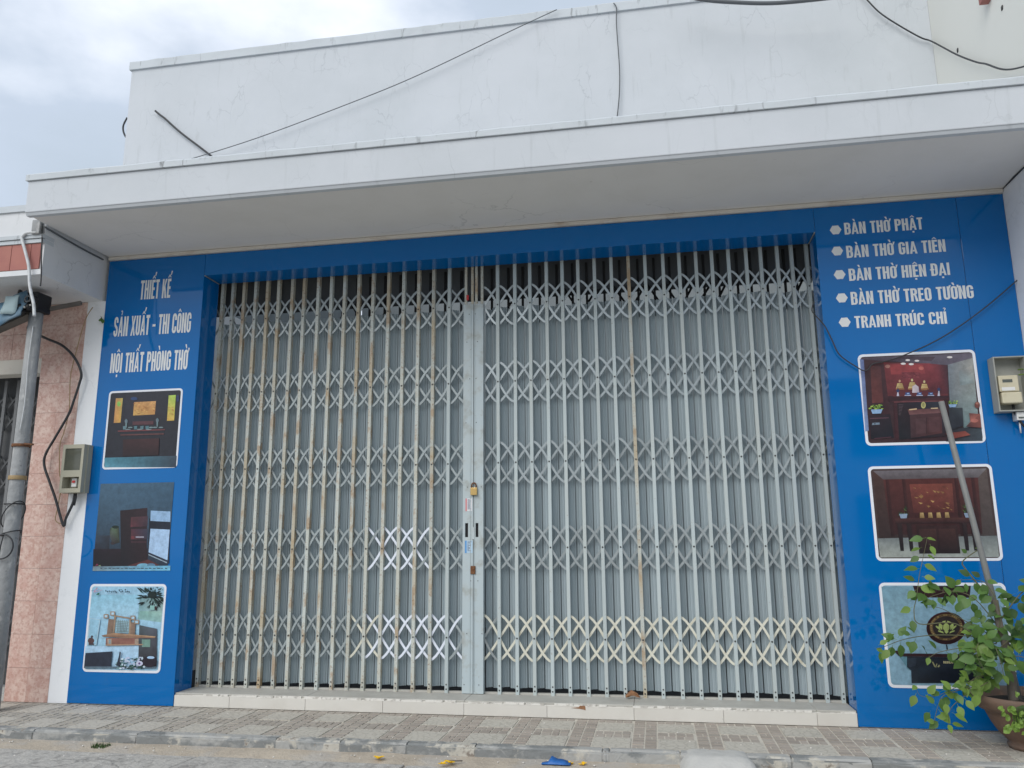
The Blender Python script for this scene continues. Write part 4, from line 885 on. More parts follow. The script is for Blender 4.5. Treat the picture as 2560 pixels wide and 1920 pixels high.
# bottom guide track in the step
tag(obj('gate_track', B(X1 + .01, X2 - .01, GY + .014, GY + .045, ST + .0025, ST + .014), M['steptop']), 'low guide track running along the doorstep under the folding gate', 'gate track')
# padlock
c = at(1185, 1228, 'y', GY - .03)
lk = thing('padlock', 'brass padlock with worn shackle hanging where the two gate leaves meet', 'padlock', (c.x, GY - .03, c.z))
obj('lock_body', B(c.x - .026, c.x + .026, GY - .045, GY - .024, c.z - .030, c.z + .026), M['brass'], lk, bevel=.003)
mb = MB(); sh = [(c.x - .017, GY - .034, c.z + .024), (c.x - .017, GY - .034, c.z + .045)] + [(c.x + .017 * math.cos(PI - PI * k / 6), GY - .034, c.z + .045 + .018 * math.sin(PI * k / 6)) for k in range(1, 6)] + [(c.x + .017, GY - .034, c.z + .045), (c.x + .017, GY - .034, c.z + .024)]
mb.tube(sh, .0055, 8); obj('shackle', mb, M['rust'], lk)
for uu, vv, hw, hh, lab, mm, band in ((1172, 1262, .026, .048, 'white and red paper sticker on the gate stile below the padlock', (.70, .70, .72), (.62, .22, .24)), (1172, 1367, .030, .046, 'pale blue paper sticker on the gate stile below the grip slots', (.45, .62, .76), (.10, .30, .62))):
    c = at(uu, vv, 'y', GY - .02); yy = GY - .0215
    st_ = thing('sticker', lab, 'sticker', (c.x, yy, c.z), 'paper stickers on the gate')
    pm = mat('sticker_paper', mm, .5); pb = mat('sticker_ink', band, .5); pk = mat('sticker_text', (.10, .12, .2), .5)
    obj('paper', B(c.x - hw, c.x + hw, yy, yy + .0012, c.z - hh, c.z + hh), pm, st_)
    obj('coloured_band', B(c.x - hw, c.x - hw * .55, yy - .0006, yy - .0001, c.z - hh, c.z + hh), pb, st_)
    mb = MB(); rr = random.Random(uu + vv)
    for k in range(9):
        z = c.z + hh * .8 - k * hh * .18; mb.box(c.x - hw * .35, c.x + hw * rr.uniform(-.1, .8), yy - .0006, yy - .0001, z - hh * .05, z + hh * .04)
    obj('printed_lines', mb, pk, st_)

# ------------------------------------------------------------------ neighbour on the left
nb = thing('left_neighbour_house', 'neighbouring house at the left edge with pink tiled pilaster and red-banded awning', 'house', (-.6, .3, 0))
obj('wall', MB().box(-.17, -.002, .004, .3, 0, 3.212).box(-6, -.553, .10, .3, 2.76, 3.212).box(-.553, -.17, .012, .5, 0, 3.212), M['white'], nb)
mb = MB(); mb.box(-6, -.032, -.70, .78, 3.212, 3.254); mb.box(-6, -.034, -.69, .78, 3.254, 3.533); mb.box(-6, -.032, -.70, .78, 3.533, 3.733)
obj('awning', mb, M['nbwhite'], nb)
obj('awning_coping', B(-6, -.028, -.715, .78, 3.7335, 3.785), M['coping'], nb)
obj('moulding', MB().box(-6, -.033, -.712, -.60, 3.466, 3.495).box(-6, -.033, -.722, -.60, 3.500, 3.531), M['coping'], nb)
obj('upper_wall', B(-6, -.65, .9, 1.1, 3.74, 4.1), M['white'], nb)
rr = random.Random(4)
for a, b in ((-.135, -.052), (-.305, -.137), (-.58, -.307), (-.9, -.582), (-1.2, -.902)):
    obj('red_panel', B(a, b - .003, -.703, -.691, 3.257, 3.462), M['redband'], nb)
# pink tiles
TH = .252
for k in range(13):
    z0 = .002 + k * TH; z1 = min(z0 + TH - .0018, 3.208)
    for a, b in ((-.553, -.3615), (-.360, -.170)):
        if z1 - z0 > .03: obj('pink_tile', B(a, b, .0005 + rr.uniform(-.001, .001), .011, z0, z1), M['pink'], nb)
for k in range(9):
    a = -.556 - (k + 1) * .19
    for z0, z1 in ((2.762, 2.985), (2.988, 3.208)): obj('pink_tile', B(a, a + .187, .088 + rr.uniform(-.001, .001), .099, z0, z1), M['pink'], nb)
obj('gate_lintel', B(-2.2, -.556, .06, .2, 2.630, 2.757), M['trim'], nb, bevel=.004)
obj('doorstep', B(-3.2, -.556, .02, .9, 0, .05), M['concrete'], nb)
ng = thing('folding_gate', 'dark grey folding gate of the house beyond the pink pilaster', 'gate', (-1.3, .3, .05))
obj('back_sheet', B(-5, -.558, .36, .37, .06, 3.2), M['greypaint'], ng)
bme = B(-.014, .014, 0, .02, .05, 2.628).mesh('bar', mat('grey_gate_bar', (.17, .175, .18), .6, rnd=.1))
for k in range(12): link('bar', bme, ng, (-.64 - k * .125, .29, 0))
nst = {s_: strip_mesh(s_, 1.2, 'greypaint') for s_ in (1, -1)}
for z in (.5, 1.15, 1.8, 2.35):
    for k in range(12):
        for s_ in (1, -1): link('lattice_strip', nst[s_], ng, (-.64 - k * .125, .300, z))
# utility pole
pl = thing('utility_pole', 'slim grey concrete pole strung with wires in front of the left neighbour', 'utility pole', (-.34, -.35, 0))
P0, P1 = Vector((-.340, -.35, -.02)), Vector((-.342, -.35, 3.17))
obj('shaft', MB().tube([P0, P0.lerp(P1, .33), P0.lerp(P1, .66), P1], [.057, .055, .053, .051], 16), M['pole'], pl)
def onpole(z, r=.0): q = P0.lerp(P1, (z + .02) / 3.19); return Vector((q.x, q.y - r, q.z))
obj('rusty_band', MB().lathe([(.064, -.012), (.066, -.010), (.066, .010), (.064, .012)], onpole(1.95), 16), M['rust'], pl)
q = onpole(1.96); obj('band_bolt', MB().tube([q + Vector((.05, -.03, 0)), q + Vector((.14, -.04, -.01))], .008, 6), M['rust'], pl)
obj('tape_band', MB().lathe([(.0625, -.016), (.0635, -.014), (.0635, .014), (.0625, .016)], onpole(1.70), 16), M['cableyellow'], pl)
for z, tilt in ((1.50, .0), (1.28, .02)): obj('wire_tie', MB().tube([onpole(z) + Vector((.068 * math.cos(a), .068 * math.sin(a), tilt * math.cos(a))) for a in [2 * PI * k / 14 for k in range(15)]], .005, 5), M['cable'], pl)
br = obj('cable_bracket', MB().box(-.415, -.27, -.44, -.28, 3.02, 3.175), M['black'], pl, bevel=.012)
mb = MB(); rr = random.Random(8)
for k in range(9): mb.blob((rr.uniform(-.43, -.27), rr.uniform(-.47, -.43), rr.uniform(3.0, 3.16)), (.026, .022, .03), k, 7, 4, .3)
obj('cable_clamp', mb, M['black'], pl)
obj('clamp_ring', MB().tube([(-.315 + .024 * math.cos(a), -.485, 3.10 + .024 * math.sin(a)) for a in [2 * PI * k / 12 for k in range(13)]], .007, 6), M['cablegrey'], pl)
for q in ((-.29, -.49, 3.155), (-.28, -.49, 3.045), (-.33, -.49, 3.03)): obj('clamp_bolt', MB().blob(q, (.009, .009, .009), 1, 6, 4, 0), M['galv'], pl)
def wire(name, label, pts, r, m, k=6, cat='cable'):
    return tag(obj(name, MB().tube(smooth_path(pts, k), r, 6), M[m]), label, cat)
def pxs(pl_, ax, val): return [at(u, v, ax, val) for u, v in pl_]
tag(obj('wooden_board', MB().tube([(-.33, -.30, 3.06), (-.05, -.22, 3.13)], .02, 4), M['wood']), 'short splintered board sticking out beside the pole top clamp', 'board')
tag(obj('junction_box', B(-.118, -.048, -.745, -.705, 3.525, 3.640), M['pole'], bevel=.006), 'small grey junction box at the corner under the awning', 'junction box')
# tarpaulin roll and cloth under the neighbour's awning
mb = MB(); rr = random.Random(6); rows = []
for i in range(7):
    rows.append([mb.vert(-1.0 + i * .11, -.46 + .02 * math.sin(i * 2 + j) - .03 * j / 6, 3.17 - j * .035 - (6 - i) * .034 + rr.uniform(-.008, .008)) for j in range(7)])
mb.smooth = True
for a, b in zip(rows, rows[1:]):
    for j in range(6): mb.face((a[j], b[j], b[j + 1], a[j + 1]))
to = tag(obj('tarpaulin', mb, M['tarpblue']), 'folded blue tarpaulin hanging under the left neighbour awning', 'tarpaulin'); to.modifiers.new('solid', 'SOLIDIFY').thickness = .01
mb = MB(); rows = []
for i in range(5): rows.append([mb.vert(-.50 + i * .032 - j * .006, -.50 + .008 * math.sin(i + j), 3.13 - j * .03 + rr.uniform(-.004, .004)) for j in range(6)])
mb.smooth = True
for a, b in zip(rows, rows[1:]):
    for j in range(5): mb.face((a[j], b[j], b[j + 1], a[j + 1]))
to = tag(obj('cloth', mb, M['palebag']), 'pale blue cloth tied beside the pole under the awning', 'cloth'); to.modifiers.new('solid', 'SOLIDIFY').thickness = .006
tag(obj('plank', MB().tube([(-1.1, -.30, 2.80), (-.38, -.36, 3.02)], .045, 4), M['wood']), 'weathered plank slanting down to the left behind the pole', 'plank')

# ------------------------------------------------------------------ cables
wire('power_cable', 'thin cable rising diagonally across the white parapet', pxs([(452, 405), (640, 346), (880, 256), (1045, 188), (1280, 76), (1392, 24)], 'y', S - .05), .0042, 'cablegrey')
mb = pxs([(388, 277), (400, 287), (412, 296), (450, 330), (500, 368), (532, 393)], 'y', S - .03); wire('cable_stub', 'short thick black cable end sloping on the left of the parapet', mb, .010, 'cable')
q = pxs([(318, 294), (309, 312), (308, 326), (313, 340), (322, 352)], 'y', S + .03); wire('cable_loop', 'black cable loop sticking out past the left end of the parapet', q, .009, 'cable')
wire('hanging_wire', 'thin wire hanging straight down the middle of the parapet', pxs([(1534, 8), (1541, 20), (1541, 60), (1546, 130), (1549, 180), (1548, 240), (1542, 300)], 'y', S - .035), .0055, 'cablegrey')
wire('overhead_cable', 'thick dark cable sagging across the top edge above the parapet', pxs([(1690, -14), (1770, 1), (1860, 7), (1930, 8), (2000, 3), (2100, -8)], 'y', S - .3), .017, 'cablegrey')
wire('drooping_wire', 'black wire drooping over the parapet corner to the cream wall', pxs([(2140, -30), (2168, 0), (2200, 32), (2245, 62), (2300, 93), (2326, 102)], 'y', S - .04) + pxs([(2355, 117), (2395, 138), (2440, 155), (2465, 160), (2500, 172), (2530, 173), (2575, 162)], 'x', X3 - .03), .0065, 'cable')
wire('panel_wire', 'slack black wire across the right panel down to the top poster', pxs([(2620, 640), (2560, 686), (2480, 755), (2400, 815), (2330, 857), (2250, 892), (2210, 904), (2182, 910), (2170, 924), (2160, 927), (2146, 920), (2100, 888), (2080, 850), (2062, 815), (2040, 790), (2030, 776), (2034, 756)], 'y', -.03), .0045, 'cable')
wire('service_cable', 'thick black cable curving from the pole to the beige meter box', pxs([(88, 742), (78, 800), (70, 822), (85, 832), (120, 848), (156, 864), (186, 894), (203, 932), (198, 960), (185, 1000), (172, 1035), (139, 1092), (114, 1136), (111, 1165), (124, 1205), (139, 1248), (158, 1313), (165, 1295), (182, 1258), (188, 1230)], 'y', -.05), .0105, 'cable')
wire('tan_wire', 'thin tan wire looping down the pink pilaster beside the black cable', pxs([(232, 768), (213, 801), (190, 881), (176, 944), (173, 1025), (160, 1080), (150, 1113), (149, 1187), (156, 1200), (143, 1274), (138, 1297), (145, 1307), (156, 1309)], 'y', -.03), .0035, 'cableyellow')
wire('white_cable', 'white cable running down from the junction box to the pole top', pxs([(92, 581), (68, 582), (57, 590), (55, 598), (63, 628), (72, 666), (74, 708), (78, 733), (84, 760), (86, 790)], 'y', -.735), .012, 'cablewhite')
wire('pole_ground_wire', 'thin whitish wire stapled down the face of the concrete pole', [onpole(2.9) + Vector((.030, -.053, 0)), onpole(2.6) + Vector((.026, -.056, 0)), onpole(2.3) + Vector((.034, -.053, 0)), onpole(2.05) + Vector((.024, -.059, 0))], .0035, 'cablewhite')
wire('corner_cable', 'dark cable along the joint between neighbour awning end and soffit', pxs([(110, 566), (150, 590), (190, 613), (225, 632), (258, 649)], 'x', -.022), .007, 'cablegrey')
wire('corner_wire', 'thin black wire dropping down the corner of the neighbour awning', pxs([(107, 560), (104, 620), (103, 690), (101, 715)], 'y', -.72), .005, 'cable')
c0 = onpole(1.2, .07); wire('wire_loop', 'thin black wire wound round the concrete pole above the low hanging loop', [onpole(1.42) + Vector((.075 * math.cos(a), .075 * math.sin(a), .10 * math.cos(a + .4))) for a in [PI * .9 + 2 * PI * k / 12 for k in range(13)]] + [onpole(1.25, .075), onpole(1.05, .078) + Vector((-.03, 0, 0))], .0045, 'cable')
wire('wire_coil', 'loose black wire loop hanging low on the concrete pole', [c0 + Vector((.10 * math.cos(a), -.01, .09 * math.sin(a) - .02)) for a in [PI * .6 + 2 * PI * k / 10 for k in range(11)]], .006, 'cable')

# ------------------------------------------------------------------ meter boxes
ml = thing('meter_box', 'beige electricity meter box with smoked window between pink pilaster and blue panel', 'meter box', (-.08, -.05, 1.6), 'electricity meter boxes')
xa, xb, za, zb, yf = -.172, .018, 1.598, 1.982, -.105
fm = MB(); wz0, wz1 = 1.775, 1.950; bz0, bz1 = 1.632, 1.722
fm.box(xa, xa + .022, yf, -.004, za, zb); fm.box(xb - .022, xb, yf, -.004, za, zb); fm.box(xa + .022, xb - .022, yf, -.004, wz1, zb); fm.box(xa + .022, xb - .022, yf, -.004, bz1, wz0); fm.box(xa + .022, xb - .022, yf, -.004, za, bz0); fm.box(xa + .022, xb - .022, -.02, -.004, bz0, wz1)
obj('case', fm, M['metertan'], ml)
obj('window', B(xa + .021, xb - .021, yf + .008, yf + .014, wz0 - .002, wz1 + .002), M['meterglass'], ml)
obj('case_rim', MB().box(xa - .004, xb + .004, -.06, -.052, za - .004, za).box(xb, xb + .005, -.06, -.05, za, zb), M['metertan'], ml)
bk = obj('breaker', B(-.095, -.050, -.07, -.021, 1.645, 1.715), M['plastwhite'], ml, bevel=.003); obj('breaker_switch', B(-.085, -.06, -.078, -.0702, 1.678, 1.695), M['red'], bk)
obj('cable_tail', MB().tube([(-.06, -.05, 1.6), (-.058, -.05, 1.55), (-.07, -.045, 1.50)], .008, 6), M['cable'], ml)
mr_ = thing('meter_box', 'open grey meter box holding an ivory meter, at the right edge of the blue panel', 'meter box', (6.87, -.05, 2.0), 'electricity meter boxes')
xa, xb, za, zb, yf = 6.757, 6.955, 2.003, 2.372, -.095
fm = MB(); w_ = .008
fm.box(xa, xb, -.012, -.0045, za, zb); fm.box(xa, xa + w_, yf, -.012, za, zb); fm.box(xb - w_, xb, yf, -.012, za, zb); fm.box(xa + w_, xb - w_, yf, -.012, zb - w_, zb); fm.box(xa + w_, xb - w_, yf, -.012, za, za + w_)
obj('tray', fm, M['meterbox'], mr_)
mt = obj('meter', MB().box(xa + .022, xb - .055, -.085, -.014, 2.135, 2.245), M['meterbody'], mr_, bevel=.006)
obj('display', B(xa + .045, xa + .105, -.0875, -.0852, 2.198, 2.218), M['lcd'], mt); obj('label_plate', B(xa + .035, xa + .115, -.0875, -.0852, 2.142, 2.165), M['plastwhite'], mt)
obj('terminal_cover', B(xa + .025, xb - .05, -.100, -.014, 2.055, 2.130), M['meterbody'], mr_, bevel=.008)
obj('cable_end', MB().tube([(xb - .09, -.04, 2.06), (xb - .09, -.05, 2.0), (xb - .06, -.05, 1.93), (xb - .035, -.045, 1.90)], .009, 6), M['cable'], mr_)
obj('wire_end', MB().tube([(xb - .035, -.045, 1.90), (xb - .022, -.05, 1.87), (xb - .016, -.05, 1.845)], .009, 6), M['red'], mr_)
bk = obj('breaker', B(6.866, 6.914, -.075, -.005, 1.945, 2.000), M['plastwhite'], mr_, bevel=.003); obj('breaker_switch', B(6.874, 6.906, -.080, -.0752, 1.957, 1.966), M['lcd'], bk)
obj('wire_end', MB().tube([(6.89, -.045, 1.945), (6.886, -.05, 1.90), (6.888, -.045, 1.862)], .005, 6), M['cablewhite'], mr_)
for z in (2.285, 2.25): obj('tie_strip', MB().tube([(6.915, -.06, z), (6.99, -.07, z + .006)], .005, 5), M['leafC'], mr_)

# ------------------------------------------------------------------ building on the right
rb = thing('right_neighbour_building', 'taller cream walled building rising at the right end of the shop', 'building', (9, 2, 0))
obj('side_wall', B(X3 + .0005, 12, -1.25, 9, ZA + .02, 9.5), M['cream'], rb)
obj('lower_wall', B(X3 + .0008, 12, -1.24, 9, 0, ZA + .02), M['white'], rb)
q = at(2475, 4, 'x', X3); obj('brick_stub', B(X3 - .06, X3, q.y - .03, q.y + .03, q.z, q.z + .2), M['redband'], rb)
obj('crack', MB().tube([(X3 - .001, -.01, ZB - .012), (X3 - .002, -.2, ZB - .010), (X3 - .001, -.35, ZB - .013), (X3 - .002, -.6, ZB - .010)], [.003, .008, .005, .007], 5), M['rivet'], rb)
for u, v in ((2394, 126), (2505, 20)):
    q = at(u, v, 'x', X3); obj('bolt_hole', MB().blob(q, (.006, .018, .02), 2, 7, 4, .3), M['rivet'], rb)

# ------------------------------------------------------------------ potted plant
PC = Vector((6.585, -.42, 0))
pp = thing('potted_plant', 'leafy bougainvillea in a round terracotta pot against the right blue panel', 'potted plant', PC)
prof = [(.110, 0), (.132, .0), (.138, .022), (.128, .034), (.148, .055), (.180, .09), (.208, .135), (.228, .18), (.238, .205), (.262, .212), (.284, .235), (.298, .262), (.302, .284), (.290, .296), (.272, .290), (.262, .262), (.25, .24)]
obj('pot', MB().lathe(prof, PC, 40), M['terracotta'], pp)
mb = MB(); mb.lathe([(.258, .245), (.2, .252), (.1, .262), (.001, .265)], PC, 24); obj('soil', mb, M['soil'], pp)
s0, s1 = at(2545, 1725, 'y', -.40), at(2353, 1004, 'y', -.30)
obj('support_pole', MB().tube([Vector((s0.x, s0.y, .25)), s0.lerp(s1, .5), s1], [.019, .018, .0175], 10), M['stake'], pp)
trunk = smooth_path([(6.50, -.42, .24), at(2520, 1640, 'y', -.44), at(2498, 1560, 'y', -.45), at(2488, 1500, 'y', -.43)], 5)
obj('trunk', MB().tube(trunk, [.027 - .010 * k / (len(trunk) - 1) for k in range(len(trunk))], 9), M['bark'], pp)
def leaf_mesh(seed, m):
    rr = random.Random(seed); mb = MB(); mb.smooth = True
    w_ = rr.uniform(.31, .39); cur = rr.uniform(.08, .22); fold = rr.uniform(.10, .22)
    prof = [(0, .04), (.12, .26 * w_ / .4), (.32, w_), (.55, w_ * .86), (.78, w_ * .48), (.93, w_ * .15), (1.0, 0)]
    mid = [mb.vert(0, t_, -cur * t_ * t_) for t_, _ in prof]
    Lf = [mb.vert(-a, t_ - .03 * (t_ < .2), fold * a - cur * t_ * t_ + rr.uniform(-.02, .02)) for t_, a in prof[:-1]]
    Rt = [mb.vert(a, t_ - .03 * (t_ < .2), fold * a - cur * t_ * t_ + rr.uniform(-.02, .02)) for t_, a in prof[:-1]]
    for k in range(5):
        mb.face((mid[k], mid[k + 1], Lf[k + 1], Lf[k])); mb.face((Rt[k], Rt[k + 1], mid[k + 1], mid[k]))
    mb.face((mid[5], mid[6], Lf[5])); mb.face((Rt[5], mid[6], mid[5]))
    st_ = [mb.vert(-.02, 0, 0), mb.vert(.02, 0, 0), mb.vert(.012, -.28, .03), mb.vert(-.012, -.28, .03)]; mb.face(st_)
    return mb.mesh('leaf', m)
leafmeshes = [leaf_mesh(k, M['leaf' + 'AABC'[k % 4]]) for k in range(12)]
NLEAF = [0]
rl = random.Random(77)
def pix(p):
    d = Vector(p) - CAM; return 1280 + F_PX * d.dot(_r) / d.dot(_f), 960 - F_PX * d.dot(_u) / d.dot(_f)
def put_leaf(p, size, tone=None, up=.35, away=None):
    """a leaf with its blade mostly towards the street and its tip hanging out and down"""
    u_, v_ = pix(p)                                           # the shrub is thin in front of the medallion
    if abs(u_ - 2355) < 58 and abs(v_ - 1568) < 52 and rl.random() < .9: return
    if abs(u_ - 2375) < 40 and abs(v_ - 1660) < 22 and rl.random() < .7: return
    tip = Vector((rl.uniform(-1, 1), rl.uniform(-.55, .15), rl.uniform(-.95, .30)))
    if away is not None: tip += Vector(away)
    tip.normalize()
    nrm = Vector((rl.uniform(-.55, .55), -1 + rl.uniform(-.3, .5), up + rl.uniform(-.1, .75))).normalized()
    nrm = (nrm - tip * nrm.dot(tip)).normalized()
    xx = tip.cross(nrm)
    k = rl.randrange(12)
    if tone is not None:
        ks = [q for q in range(12) if 'AABC'[q % 4] in tone]; k = rl.choice(ks)
    rot = Matrix((xx, tip, nrm)).transposed().to_euler()
    o = link('leaf', leafmeshes[k], pp, p); o.rotation_euler = rot; o.scale = (size,) * 3
    NLEAF[0] += 1
def branch(pts, r0, r1, step, size, tone=None, start=.15):
    path = smooth_path(pts, 6); n = len(path)
    obj('branch', MB().tube(path, [(r0 + (r1 - r0) * k / (n - 1)) * .62 for k in range(n)], 6), M['twig'], pp)
    Lg = sum((b - a).length for a, b in zip(path, path[1:])); acc = 0; nxt = Lg * start; side = 1
    for a, b in zip(path, path[1:]):
        sl_ = (b - a).length
        while acc + sl_ > nxt and sl_ > 0:
            q = a.lerp(b, (nxt - acc) / sl_)
            dirn = (b - a).normalized(); sd_ = Vector((-dirn.z, 0, dirn.x)) * side * .8; side = -side
            put_leaf(q + Vector((sd_.x * .03, rl.uniform(-.03, .03), sd_.z * .03)), size * rl.uniform(.75, 1.15), tone, away=sd_)
            nxt += step * .70 * rl.uniform(.7, 1.3)
        acc += sl_
    put_leaf(path[-1], size * .7, 'C')
def A_(u, v, y): return at(u, v, 'y', y)
LS = .074
branch([A_(2490, 1600, -.42), A_(2420, 1590, -.45), A_(2330, 1588, -.45), A_(2262, 1598, -.45), A_(2215, 1615, -.45), A_(2192, 1622, -.45)], .006, .002, .034, LS * .9, 'AC')
branch([A_(2480, 1620, -.43), A_(2390, 1560, -.5), A_(2300, 1560, -.5), A_(2285, 1530, -.48), A_(2292, 1490, -.46), A_(2298, 1440, -.45), A_(2309, 1388, -.43), A_(2318, 1345, -.42)], .006, .002, .045, LS * .95, 'AC', .3)
branch([A_(2490, 1560, -.43), A_(2440, 1500, -.45), A_(2390, 1478, -.45), A_(2340, 1487, -.46), A_(2310, 1500, -.47)], .006, .002, .036, LS, 'A')
branch([A_(2480, 1590, -.44), A_(2400, 1545, -.47), A_(2350, 1520, -.47), A_(2315, 1518, -.47)], .005, .002, .038, LS, 'AB')
branch([A_(2488, 1690, -.46), A_(2440, 1715, -.56), A_(2400, 1725, -.62), A_(2360, 1738, -.62), A_(2345, 1765, -.62), A_(2335, 1805, -.62)], .005, .002, .040, LS * .9, 'AC')
branch([A_(2470, 1705, -.56), A_(2405, 1745, -.62), A_(2375, 1775, -.62), A_(2372, 1812, -.62)], .004, .002, .044, LS * .9, 'C')
branch([A_(2490, 1680, -.5), A_(2420, 1705, -.6), A_(2340, 1740, -.6), A_(2300, 1738, -.6), A_(2290, 1715, -.6)], .003, .0015, .07, LS * .85, 'AC', .4)
branch([A_(2490, 1640, -.48), A_(2420, 1620, -.56), A_(2350, 1630, -.58), A_(2322, 1645, -.58)], .005, .002, .030, LS * .85, 'AB')
branch([A_(2490, 1610, -.45), A_(2500, 1530, -.48), A_(2470, 1465, -.45), A_(2440, 1450, -.42), A_(2400, 1450, -.42)], .006, .002, .036, LS * .9, 'AB')
branch([A_(2495, 1560, -.45), A_(2530, 1510, -.45), A_(2560, 1478, -.45), A_(2600, 1465, -.45)], .008, .003, .032, LS, 'AB')
branch([A_(2500, 1620, -.48), A_(2540, 1590, -.5), A_(2580, 1600, -.5), A_(2620, 1600, -.5)], .006, .002, .028, LS * 1.05, 'AC')
branch([A_(2500, 1660, -.5), A_(2545, 1640, -.54), A_(2590, 1660, -.56)], .006, .002, .03, LS, 'AC')
branch([A_(2490, 1610, -.5), A_(2455, 1600, -.6), A_(2440, 1630, -.62), A_(2460, 1675, -.62)], .005, .002, .026, LS * 1.05, 'AC')
branch([A_(2500, 1640, -.5), A_(2490, 1620, -.62), A_(2500, 1650, -.64), A_(2510, 1690, -.64)], .005, .002, .03, LS, 'AC')
branch([A_(2490, 1690, -.48), A_(2450, 1690, -.56), A_(2430, 1700, -.58), A_(2415, 1720, -.6)], .004, .002, .026, LS, 'C')
branch([A_(2478, 1500, -.42), A_(2440, 1455, -.36), A_(2412, 1420, -.33), A_(2406, 1405, -.33), A_(2425, 1388, -.33), A_(2450, 1372, -.33)], .009, .004, .30, LS * .55, 'A', .8)
branch([A_(2560, 1620, -.5), A_(2570, 1560, -.5), A_(2590, 1530, -.5)], .006, .002, .03, LS, 'AB')
for k in range(46):                                            # dense middle
    put_leaf(A_(rl.gauss(2478, 38), rl.gauss(1625, 48), rl.uniform(-.6, -.36)), LS * rl.uniform(.7, 1.1), rl.choice(('A', 'B', 'AB', 'AC')))
mb = MB(); rr = random.Random(31)
for k in range(44):                                            # small curly herb at the pot's front
    c = A_(rr.gauss(2545, 16), rr.gauss(1800, 24) - (20 if k % 3 == 0 else 0), -.68 + rr.uniform(-.05, .05)); s_ = rr.uniform(.012, .024)
    n = Vector((rr.uniform(-.5, .5), -1, rr.uniform(0, 1))).normalized(); a = n.cross(Vector((0, 0, 1))).normalized(); b = n.cross(a)
    i = [mb.vert(*(c + (a * math.cos(t_) + b * math.sin(t_)) * s_ * rr.uniform(.6, 1.1) + n * rr.uniform(-.008, .008))) for t_ in [2 * PI * q / 9 for q in range(9)]]; cc = mb.vert(*(c + n * -.006))
    for q in range(9): mb.face((cc, i[q], i[(q + 1) % 9]))
tag(obj('herb_foliage', mb, M['leafC'], pp), None, None, kind='stuff')
mb = MB()
for k in range(5): mb.tube(smooth_path([(6.52 + .03 * k, -.66, .28), A_(2540 + 5 * k, 1770, -.70), A_(2535 + 8 * k, 1815, -.69)], 3), .003, 5)
obj('herb_stems', mb, M['weed'], pp)

# ------------------------------------------------------------------ small things on the ground and the step
def petal_flower(u, v, s_, lab, seed):
    c = at(u, v, 'z', RZ + .012); mb = MB(); rr = random.Random(seed)
    for k in range(6):
        a = 2 * PI * k / 6 + rr.uniform(-.3, .3); L_ = s_ * rr.uniform(.7, 1.2); d = Vector((math.cos(a), math.sin(a), 0)); n = Vector((-d.y, d.x, 0)); h = rr.uniform(.2, .9)
        mb.poly([c, c + d * L_ * .5 + n * L_ * .32 + Vector((0, 0, L_ * h * .5)), c + d * L_ + Vector((0, 0, L_ * h * .6)), c + d * L_ * .5 - n * L_ * .32 + Vector((0, 0, L_ * h * .5))])
    o = tag(obj('fallen_flower', mb, M['petal']), lab, 'flower', 'yellow flowers fallen in the gutter'); o.modifiers.new('solid', 'SOLIDIFY').thickness = .002
petal_flower(947, 1897, .034, 'crumpled yellow flower lying alone in the gutter, leftmost one', 1)
petal_flower(1106, 1911, .026, 'small flat yellow flower beside a slightly larger one near the gutter twig', 2)
petal_flower(1126, 1908, .032, 'larger yellow flower of the close pair near the gutter twig', 3)
petal_flower(1427, 1910, .022, 'curled yellow flower touching the blue plastic scrap', 4)
petal_flower(1457, 1912, .022, 'yellow flower just right of the crack near the blue scrap', 5)
c = at(1392, 1910, 'z', RZ + .01); mb = MB(); mb.smooth = True
pts = [(-.085, -.01), (-.05, .0), (-.03, .03), (.0, .02), (.03, .01), (.08, .0)]
top = [mb.vert(c.x + a, c.y + .02, c.z + .010 + h * .75 + (.006 if a in (-.03, .03) else 0)) for a, h in pts]; bot = [mb.vert(c.x + a, c.y - .03, c.z + .006) for a, h in pts]
for k in range(5): mb.face((bot[k], bot[k + 1], top[k + 1], top[k]))
o = tag(obj('plastic_scrap', mb, M['bluescrap']), 'torn blue plastic scrap lying against the kerb', 'plastic scrap'); o.modifiers.new('solid', 'SOLIDIFY').thickness = .004
mb = MB(); c = at(252, 1869, 'z', RZ); rr = random.Random(12)
for k in range(160):
    q = c + Vector((rr.uniform(-.05, .05), rr.uniform(-.035, .035), 0)); a = rr.uniform(0, 2 * PI); h = rr.uniform(.01, .035); d = Vector((math.cos(a), math.sin(a), 0)) * .012
    mb.poly([q - d.cross(Vector((0, 0, 1))) * .3, q + d.cross(Vector((0, 0, 1))) * .3, q + d + Vector((0, 0, h))])
tag(obj('weed_tuft', mb, M['weed']), 'small green weed tuft on the road at the foot of the kerb', 'weed')
c = at(256, 805, 'y', -.01); wd = thing('wall_weed', 'little green weed sprouting beside the top left of the blue panel', 'weed', c)
for k, (dx, dz, s_) in enumerate(((-.012, .005, .045), (.01, -.012, .05), (-.004, .03, .035))):
    o = link('leaf', leafmeshes[k], wd, c + Vector((dx, -.012, dz))); o.rotation_euler = (1.2, .4 * k - .3, .8 * k); o.scale = (s_,) * 3
c = at(1582, 1736, 'y', GY - .03); mb = MB(); mb.smooth = True; rr = random.Random(3); rows = []
for i in range(6): rows.append([mb.vert(c.x - .05 + .02 * i, GY - .02 - .02 * math.sin(j * .9 + i * .4) - .012 * j, ST + .006 + (.05 - .008 * j) * math.sin(.4 + i * .5) + rr.uniform(-.004, .004)) for j in range(5)])
for a, b in zip(rows, rows[1:]):
    for j in range(4): mb.face((a[j], b[j], b[j + 1], a[j + 1]))
